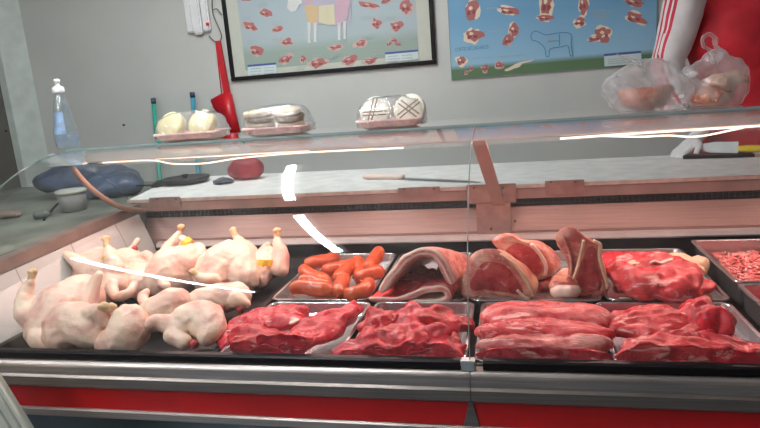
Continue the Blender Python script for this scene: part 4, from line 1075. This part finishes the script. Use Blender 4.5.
class Print:
    def __init__(s, y): s.bm = BM(); s.y = y; s.k = 0
    def poly(s, pts, m, layer=None):
        s.k += 1; y = s.y-.0004-.00002*s.k
        f = s.bm.faces.new([s.bm.verts.new(PY(px, py, y)) for px, py in pts]); f.material_index = mi_[m] if m else 0
        f.normal_update()
        if f.normal.y > 0: f.normal_flip()
    def blob(s, x, y, w_, h, m='red', a=0, n=16, irr=.28):
        sd = random.uniform(0, 99); pts = []
        for k in range(n):
            t_ = 2*pi*k/n; r = 1+irr*2*noise.noise(Vector((cos(t_)*1.6+sd, sin(t_)*1.6, sd)))
            u, v = cos(t_)*w_/2*r, sin(t_)*h/2*r
            pts.append((x+u*cos(a)-v*sin(a), y+u*sin(a)+v*cos(a)))
        s.poly(pts, m); return pts
    def cut(s, x, y, w_, h, a=0, m='red', f='fat'):
        s.blob(x, y, w_*1.15, h*1.15, f, a, irr=.35); s.blob(x+w_*.04, y-h*.02, w_*1.0, h*.95, m, a, irr=.4); s.blob(x-w_*.25, y+h*.15, w_*.3, h*.3, 'darkred', a)
        s.blob(x-w_*.12, y-h*.1, w_*.3, h*.22, f, a); s.blob(x+w_*.15, y+h*.12, w_*.3, h*.25, 'darkred', a)
    def bar(s, x0, y0, x1, y1, h, m='grey'): s.poly([(x0, y0), (x1, y1), (x1, y1+h), (x0, y0+h)], m)
    def caption(s, x, y, w_=9, n=2):
        for k in range(n):
            xx = x
            while xx < x+w_*(1-.25*k):
                l = random.uniform(1.0, 2.6); s.bar(xx, y+k*2.1-.08*(xx-x), xx+l, y+k*2.1-.08*(xx+l-x), .8, 'grey'); xx += l+.5
x0, x1, zb, zt = PY(234, 78, YB).x, PY(434.5, 62, YB).x, PY(330, 71, YB).z, 2.50
t = thing('framed_poster', 'black framed poster showing a cow and its beef cuts', 'poster', ((x0+x1)/2, YB-.01, zb))
bm = BM(); fw = .024
for a_, b_ in (((x0-.012, YB-.022, zb-.012), (x1+.012, YB-.002, zb+fw-.012)), ((x0-.012, YB-.022, zt-fw), (x1+.012, YB-.002, zt)), ((x0-.012, YB-.022, zb+fw-.012), (x0+fw-.012, YB-.002, zt-fw)), ((x1-fw+.012, YB-.022, zb+fw-.012), (x1+.012, YB-.002, zt-fw))): box(bm, a_, b_, .003)
mk('frame', bm, BLK, t, smooth=False)
bxo('backing', (x0+.010, YB-.008, zb+.010), (x1-.010, YB-.003, zt-.022), PM[1], t, bev=0)
P1 = Print(YB-.008); m_ = .085
q = [V(x0+m_, YB-.0084, zb+.045), V(x1-m_, YB-.0084, zb+.045), V(x1-m_, YB-.0084, zt-.08), V(x0+m_, YB-.0084, zt-.08)]
P1.bm.faces.new([P1.bm.verts.new(v) for v in q])
for c in [(248, -2, 15, 6, -.1), (265, 13, 11, 7, .2), (251, 27, 13, 7, .4), (278, 29, 12, 5, -.3), (256, 51, 12, 9, .4), (287, 42, 11, 7, 0), (286, 59, 13, 8, -.6), (303, 59, 5, 7, .3), (318, 63, 16, 9, -.2), (336, 47, 12, 5, -.2), (350, 60, 14, 8, -.4), (361, 43, 12, 6, -.5), (370, 61, 12, 6, -.2), (376, 23, 9, 9, 0), (397, 26, 11, 10, 0), (394, 40, 6, 5, 0), (398, 44, 5, 4, .4), (389, 44, 4, 4, 0), (369, 5, 16, 6, .2), (387, 0, 11, 6, -.4), (406, 7, 11, 15, -.3), (420, -22, 12, 9, 0), (250, -30, 14, 9, .2), (395, -34, 14, 9, 0), (360, -50, 14, 9, 0), (270, -45, 14, 9, 0), (310, -55, 15, 8, 0)]: P1.cut(*c)
for c in ((258, 4), (243, 17), (272, 22), (247, 41), (272, 39), (280, 53), (297, 67), (312, 55), (340, 40), (364, 36), (362, 17), (386, 17), (402, 38), (372, 54), (330, 56), (356, 66)): P1.caption(*c)
# the cow
P1.poly([(288, 0), (287, 8), (291, 12), (296, 11), (299, 5), (304, 2), (306, -12), (298, -14), (291, -9)], 'white')
P1.poly([(298, -12), (304, 10), (308, 20), (314, 24), (322, 24), (334, 26), (340, 23), (347, 18), (350, 2), (349, -18), (325, -20), (306, -19)], 'lilac')
P1.poly([(304, 6), (307, 20), (313, 24), (318, 22), (319, 8), (313, 4)], 'orange')
P1.poly([(319, 6), (319, 22), (328, 25), (335, 24), (334, 4)], 'yellow')
P1.poly([(335, 0), (335, 23), (341, 24), (348, 17), (349, -2), (343, -8)], 'pink')
P1.poly([(300, -14), (303, 2), (312, 3), (316, -14)], 'pink')
for x in (327, 331): P1.bar(x, 7, x+.4, 7, 16, 'cream')
for lx, ty, by in ((309, 22, 43), (315, 23, 42), (339, 23, 40), (344.5, 21, 39)): P1.poly([(lx-1.6, ty), (lx+2, ty), (lx+1.2, by-3), (lx+1.8, by), (lx-1.2, by), (lx-.9, by-4)], 'white')
P1.poly([(349, -10), (350.4, -10), (351.6, 22), (350.4, 26), (349.6, 22)], 'lilac')
for x0_, y0_, x1_, y1_, yb in ((247.5, 65.5, 276, 63, 76), (385, 53, 418, 50, 62)):
    P1.poly([(x0_, y0_), (x1_, y1_), (x1_+.8, yb-3), (x0_+.8, yb)], 'pale'); P1.bar(x0_, y0_-.5, x1_, y1_-.5, 2.0, 'navy')
    for k in range(3): P1.caption(x0_+3, y0_+3.5+k*2.8-.3, 10, 1); P1.caption(x0_+17, y0_+2.5+k*2.8-.3, 9, 1)
mk('print', P1.bm, [skyfield('poster_sky', PY(330, 42, YB).z, (.38, .47, .55), (.40, .48, .50), (.30, .38, .33), .10)]+PM, t, smooth=False)

x0, x1, zb = PY(451.5, 78, YB).x, PY(656, 63, YB).x, PY(540, 73, YB).z
t = thing('meat_poster', 'unframed blue poster with lamb cuts and an outlined sheep', 'poster', ((x0+x1)/2, YB-.01, zb))
bxo('backing', (x0, YB-.012, zb), (x1, YB-.002, 2.42), plain('poster_edge', (.20, .26, .22), .6), t, bev=0)
P2 = Print(YB-.012)
P2.bm.faces.new([P2.bm.verts.new(v) for v in (V(x0+.004, YB-.0124, zb+.004), V(x1-.004, YB-.0124, zb+.004), V(x1-.004, YB-.0124, 2.416), V(x0+.004, YB-.0124, 2.416))])
for c in [(472, 10, 12, 18, .1), (473, 35, 15, 13, -.2), (508, 11, 17, 9, .2), (514, 30, 9, 12, 0), (508, 40, 8, 12, .6), (547, 4, 12, 26, .1), (545, 18, 13, 6, 0), (583, 4, 9, 20, .05), (580, 22, 12, 10, 0), (634, 2, 19, 8, .4), (635, 18, 18, 10, .4), (604, 34, 14, 14, 0), (596, 38, 14, 6, -.3), (461, 61, 9, 9, .5), (471, 68, 4, 5, 0), (466, 72.5, 4, 4, 0), (485, 68, 7, 7, 0), (499, 65, 8, 6, .3), (500, -22, 14, 12, 0), (560, -25, 14, 12, 0), (620, -20, 14, 12, 0)]: P2.cut(*c, f='bone' if c[2] > 8 else 'fat')
P2.blob(514, 67, 16, 4, 'bone', -.35); P2.blob(525, 62, 18, 1.8, 'bone', -.25)
for c in ((486, 8), (489, 31), (594, 10), (618, 38)): P2.caption(*c, 10, 1)
for k in range(4): P2.caption(593, 12+k*2.4, 22-3*k, 1)
for x in (473, 484, 498, 510): P2.caption(x, 58-.06*(x-473), 8 if x < 505 else 16, 1)
out = smoothloop([(531, 35), (535, 31), (541, 33), (546, 35), (558, 33), (569, 33), (572, 38), (571, 45), (573, 55), (570, 55), (568, 46), (561, 47), (550, 49), (549, 56), (546, 56), (545, 49), (541, 44), (536, 41), (532, 40)], 3)
for i in range(len(out)):
    (ax, ay), (bx_, by_) = out[i], out[(i+1) % len(out)]; l = max(math.hypot(bx_-ax, by_-ay), .01); nx, ny = -(by_-ay)/l*.35, (bx_-ax)/l*.35
    P2.poly([(ax+nx, ay+ny), (bx_+nx, by_+ny), (bx_-nx, by_-ny), (ax-nx, ay-ny)], 'ink')
P2.bar(559, 34, 559.7, 34, 12, 'ink'); P2.bar(548, 41, 559, 40.5, .6, 'ink'); P2.caption(547, 38, 9, 3)
P2.poly([(604, 56), (641, 52.5), (642, 63.5), (604.5, 66.5)], 'pale'); P2.bar(604, 54, 641, 50.8, 2.2, 'navy')
for k in range(3): P2.caption(608, 59+k*2.2, 22, 1)
skm = skyfield('poster_blue', PY(540, 61, YB).z, (.16, .36, .56), (.30, .52, .68), (.10, .18, .09), .045)
mk('print', P2.bm, [skm]+PM, t, smooth=False)
cu = bpy.data.curves.new('title', 'FONT'); cu.body = 'CORTES SECUNDARIOS'; cu.size = .028; to = bpy.data.objects.new('title', cu); COL.objects.link(to)
bpy.context.view_layer.update(); me = bpy.data.meshes.new_from_object(to.evaluated_get(bpy.context.evaluated_depsgraph_get())); bpy.data.objects.remove(to)
q = PY(455, 51.5, YB-.0135); me.transform(Matrix.Translation(V(q.x, YB-.0135, q.z)) @ Matrix.Rotation(pi/2, 4, 'X') @ Matrix.Scale(.62, 4, (1, 0, 0))); mk('title_text', me, PM[11], t, smooth=False)

# ------------------------------------------------------------------ the butcher behind the counter
SKN = plain('person_skin', (.60, .36, .26), .5, sss=.15)
t = thing('person', 'person in a red tunic and white sleeves with red stripes behind the counter', 'person', (1.10, 3.14, Z0+.12))
ZP = Z0+.12
WR, HP = V(.85, 2.99, 1.235), V(.785, 2.95, 1.182)     # wrist and palm of the gloved hand on the worktop
def hand(bm, wr, pc, down, side, k=1.0, infl=0):
    d = (pc-wr).normalized(); s_ = side
    sphere(bm, pc, (.044+infl, .042+infl, .018+infl), rot=Matrix((d, d.cross(V(0, 0, 1)).normalized(), V(0, 0, 1))).transposed(), sub=3)
    chain(bm, [(*wr, .028+infl), (*((wr+pc)/2), .030+infl), (*pc, .022+infl)])
    n = d.cross(V(0, 0, 1)).normalized()
    for i, L_ in enumerate((.068, .076, .072, .056)):
        b = pc+d*.036+n*(-.030+.020*i)
        e1 = b+d*L_*.45+V(0, 0, .004); e2 = b+d*L_*.8+V(0, 0, -.010); e3 = b+d*L_+V(0, 0, -.022)
        chain(bm, [(*(pc+n*(-.022+.015*i)), .012+infl), (*b, .0105+infl), (*e1, .0095+infl), (*e2, .0085+infl), (*e3, .0075+infl)])
    b = pc-d*.02+n*(.034*s_); chain(bm, [(*b, .014+infl), (*(b+n*(.026*s_)+d*.022), .012+infl), (*(b+n*(.034*s_)+d*.05+V(0, 0, -.010)), .009+infl)])
SHR, ELR = (.80, 3.10, 1.86), (.715, 3.05, 1.53)
SHL, ELL = (1.36, 3.14, 1.80), (1.50, 3.12, 1.51)
WL, HL = V(1.46, 2.95, 1.25), V(1.44, 2.88, 1.17)
bm = BM()
sphere(bm, (1.11, 3.14, 1.62), (.18, .11, .20), sub=3); sphere(bm, (1.11, 3.15, 1.38), (.16, .105, .18), sub=3); sphere(bm, (1.11, 3.15, 1.24), (.175, .115, .13), sub=3)
chain(bm, [(*SHR, .062), (1.11, 3.15, 1.83, .075), (*SHL, .062)])
chain(bm, [(1.11, 3.15, 1.86, .058), (1.11, 3.13, 1.96, .055)])
sphere(bm, (1.11, 3.11, 2.07), (.076, .095, .115), sub=4); sphere(bm, (1.11, 3.06, 2.01), (.050, .050, .055), sub=3)
sphere(bm, (1.11, 3.010, 2.045), (.013, .018, .022), sub=2); sphere(bm, (1.11, 3.018, 2.005), (.024, .012, .008), sub=2)
for s1 in (-1, 1): sphere(bm, (1.11+s1*.078, 3.12, 2.05), (.010, .018, .030), sub=2)
chain(bm, [(*SHR, .058), (*ELR, .044), (*WR, .028)]); chain(bm, [(*SHL, .058), (*ELL, .044), (*WL, .028)])
hand(bm, WR, HP, 1, -1); hand(bm, WL, HL, 1, 1)
for s1 in (-1, 1):
    chain(bm, [(1.11+s1*.09, 3.15, 1.24, .095), (1.11+s1*.10, 3.15, .82, .062), (1.11+s1*.10, 3.17, .40, .042)])
    chain(bm, [(1.11+s1*.10, 3.18, ZP+.045, .042), (1.11+s1*.11, 3.07, ZP+.035, .034), (1.11+s1*.115, 2.99+.02, ZP+.03, .028)])
mk('body', remesh(bm, .006, 3, .5), SKN, t)
RT = plain('red_tunic', (.50, .010, .022), .75, var=.12, nsc=9, bump=.4)
bm = BM()
sphere(bm, (1.08, 3.14, 1.63), (.265, .150, .225), sub=4); sphere(bm, (1.08, 3.15, 1.40), (.255, .145, .22), sub=4); sphere(bm, (1.09, 3.15, 1.15), (.255, .150, .22), sub=4)
chain(bm, [(.86, 3.13, 1.80, .075), (1.11, 3.15, 1.815, .09), (1.32, 3.14, 1.80, .075)])
mk('red_tunic', remesh(bm, .009, 6, .6, nz=(.016, 6, 3, .004, 22)), RT, t)
WS = plain('white_sleeve', (.70, .66, .66), .75, var=.06, nsc=14, bump=.3)
def sleeve(S, E_, W_, n_, mirror=1):
    pts = smoothpath([(*S, .092), (*(Vector(S)*.45+Vector(E_)*.55), .082), (*E_, .070), (*(Vector(E_)*.45+Vector(W_)*.55), .060), (*(Vector(E_)*.12+Vector(W_)*.88), .047)], 7)
    bm = BM(); SEG = 72; fr = frames([p[:3] for p in pts]); rr = [p[3] for p in pts]
    def fm(i, k):
        p_, a, b = fr[i]; ang = 2*pi*(k+.5)/SEG; d = a*cos(ang)+b*sin(ang)
        az = math.atan2(d.y, d.x*mirror)        # outer side of the arm is -x for the right arm
        u = (math.degrees(math.atan2(d.y, -d.x*mirror)) + 62) % 360
        return 1 if (0 <= u < 10 or 20 <= u < 30 or 40 <= u < 50) else 0
    tube(bm, [p[:3] for p in pts], rr, SEG, fmat=fm); noisy(bm, .007, 16, 5)
    return bm
RS = plain('red_stripe', (.55, .02, .05), .7)
mk('striped_sleeve', sleeve(SHR, ELR, WR, 1), [WS, RS], t, label='white sleeve with three red stripes')
mk('striped_sleeve', sleeve(SHL, ELL, WL, 1, -1), [WS, RS], t, label='white sleeve with three red stripes')
GLV = plain('white_glove', (.82, .78, .78), .45)
for wr, hp, sd in ((WR, HP, -1), (WL, HL, 1)):
    bm = BM(); hand(bm, wr, hp, 1, sd, infl=.0035); mk('glove', remesh(bm, .0042, 2, .5), GLV, t)
TR = plain('dark_trousers', (.03, .035, .05), .8)
bm = BM(); sphere(bm, (1.11, 3.15, 1.12), (.19, .13, .12), sub=3)
for s1 in (-1, 1): chain(bm, [(1.11+s1*.09, 3.15, 1.18, .108), (1.11+s1*.10, 3.15, .82, .078), (1.11+s1*.10, 3.17, .42, .062)])
mk('trousers', remesh(bm, .010, 3, .5), TR, t)
bm = BM()
for s1 in (-1, 1): chain(bm, [(1.11+s1*.10, 3.19, ZP+.054, .052), (1.11+s1*.11, 3.07, ZP+.046, .044), (1.11+s1*.118, 2.985+.02, ZP+.038, .036)])
for v in bm.verts: v.co.z = max(v.co.z, ZP+.002)
mk('shoes', remesh(bm, .008, 2, .5), WHT, t)
bm = BM(); sphere(bm, (1.11, 3.135, 2.11), (.086, .098, .095), sub=4)
bmesh.ops.delete(bm, geom=[v for v in bm.verts if v.co.y < 3.06 and v.co.z < 2.13 or v.co.z < 2.03], context='VERTS'); noisy(bm, .004, 40, 1); mk('hair', bm, plain('dark_hair', (.03, .02, .015), .6), t)
for s1 in (-1, 1):
    bm = BM(); sphere(bm, (1.11+s1*.030, 3.028, 2.068), (.012, .007, .008), sub=2); o = mk('eye', bm, plain('eye_white', (.8, .8, .8), .2), t)
    bm = BM(); sphere(bm, (1.11+s1*.030, 3.022, 2.068), (.005, .003, .005), sub=2); mk('iris', bm, BLK, o)

# ------------------------------------------------------------------ pale ribbed board in the near left corner
t = thing('ribbed_board', 'pale ribbed plastic board leaning at the lower left corner of the case', 'board', (-1.30, 1.10, Z0))
CRM = plain('cream_plastic', (.62, .62, .54), .5)
a, b = PY(0, 380, 1.17), PY(31, 430, 1.17); d = (b-a)/(a.z-b.z)
top, bot = a - d*(.06), a + d*(a.z-(Z0+.002))
for k in range(5):
    off = V(-.012-.016*k, -.004*(k % 2), 0)
    bm = BM(); prism(bm, [top+off, top+off-V(.012, 0, 0), top+off-V(.012, -.02, 0), top+off+V(0, .02, 0)], bot-top); mk('rib', bm, CRM, t, smooth=False)
bm = BM(); prism(bm, [top+V(-.012, .006, 0), top+V(-.28, .006, 0), top+V(-.28, .02, 0), top+V(-.012, .02, 0)], bot-top); mk('panel', bm, CRM, t, smooth=False)
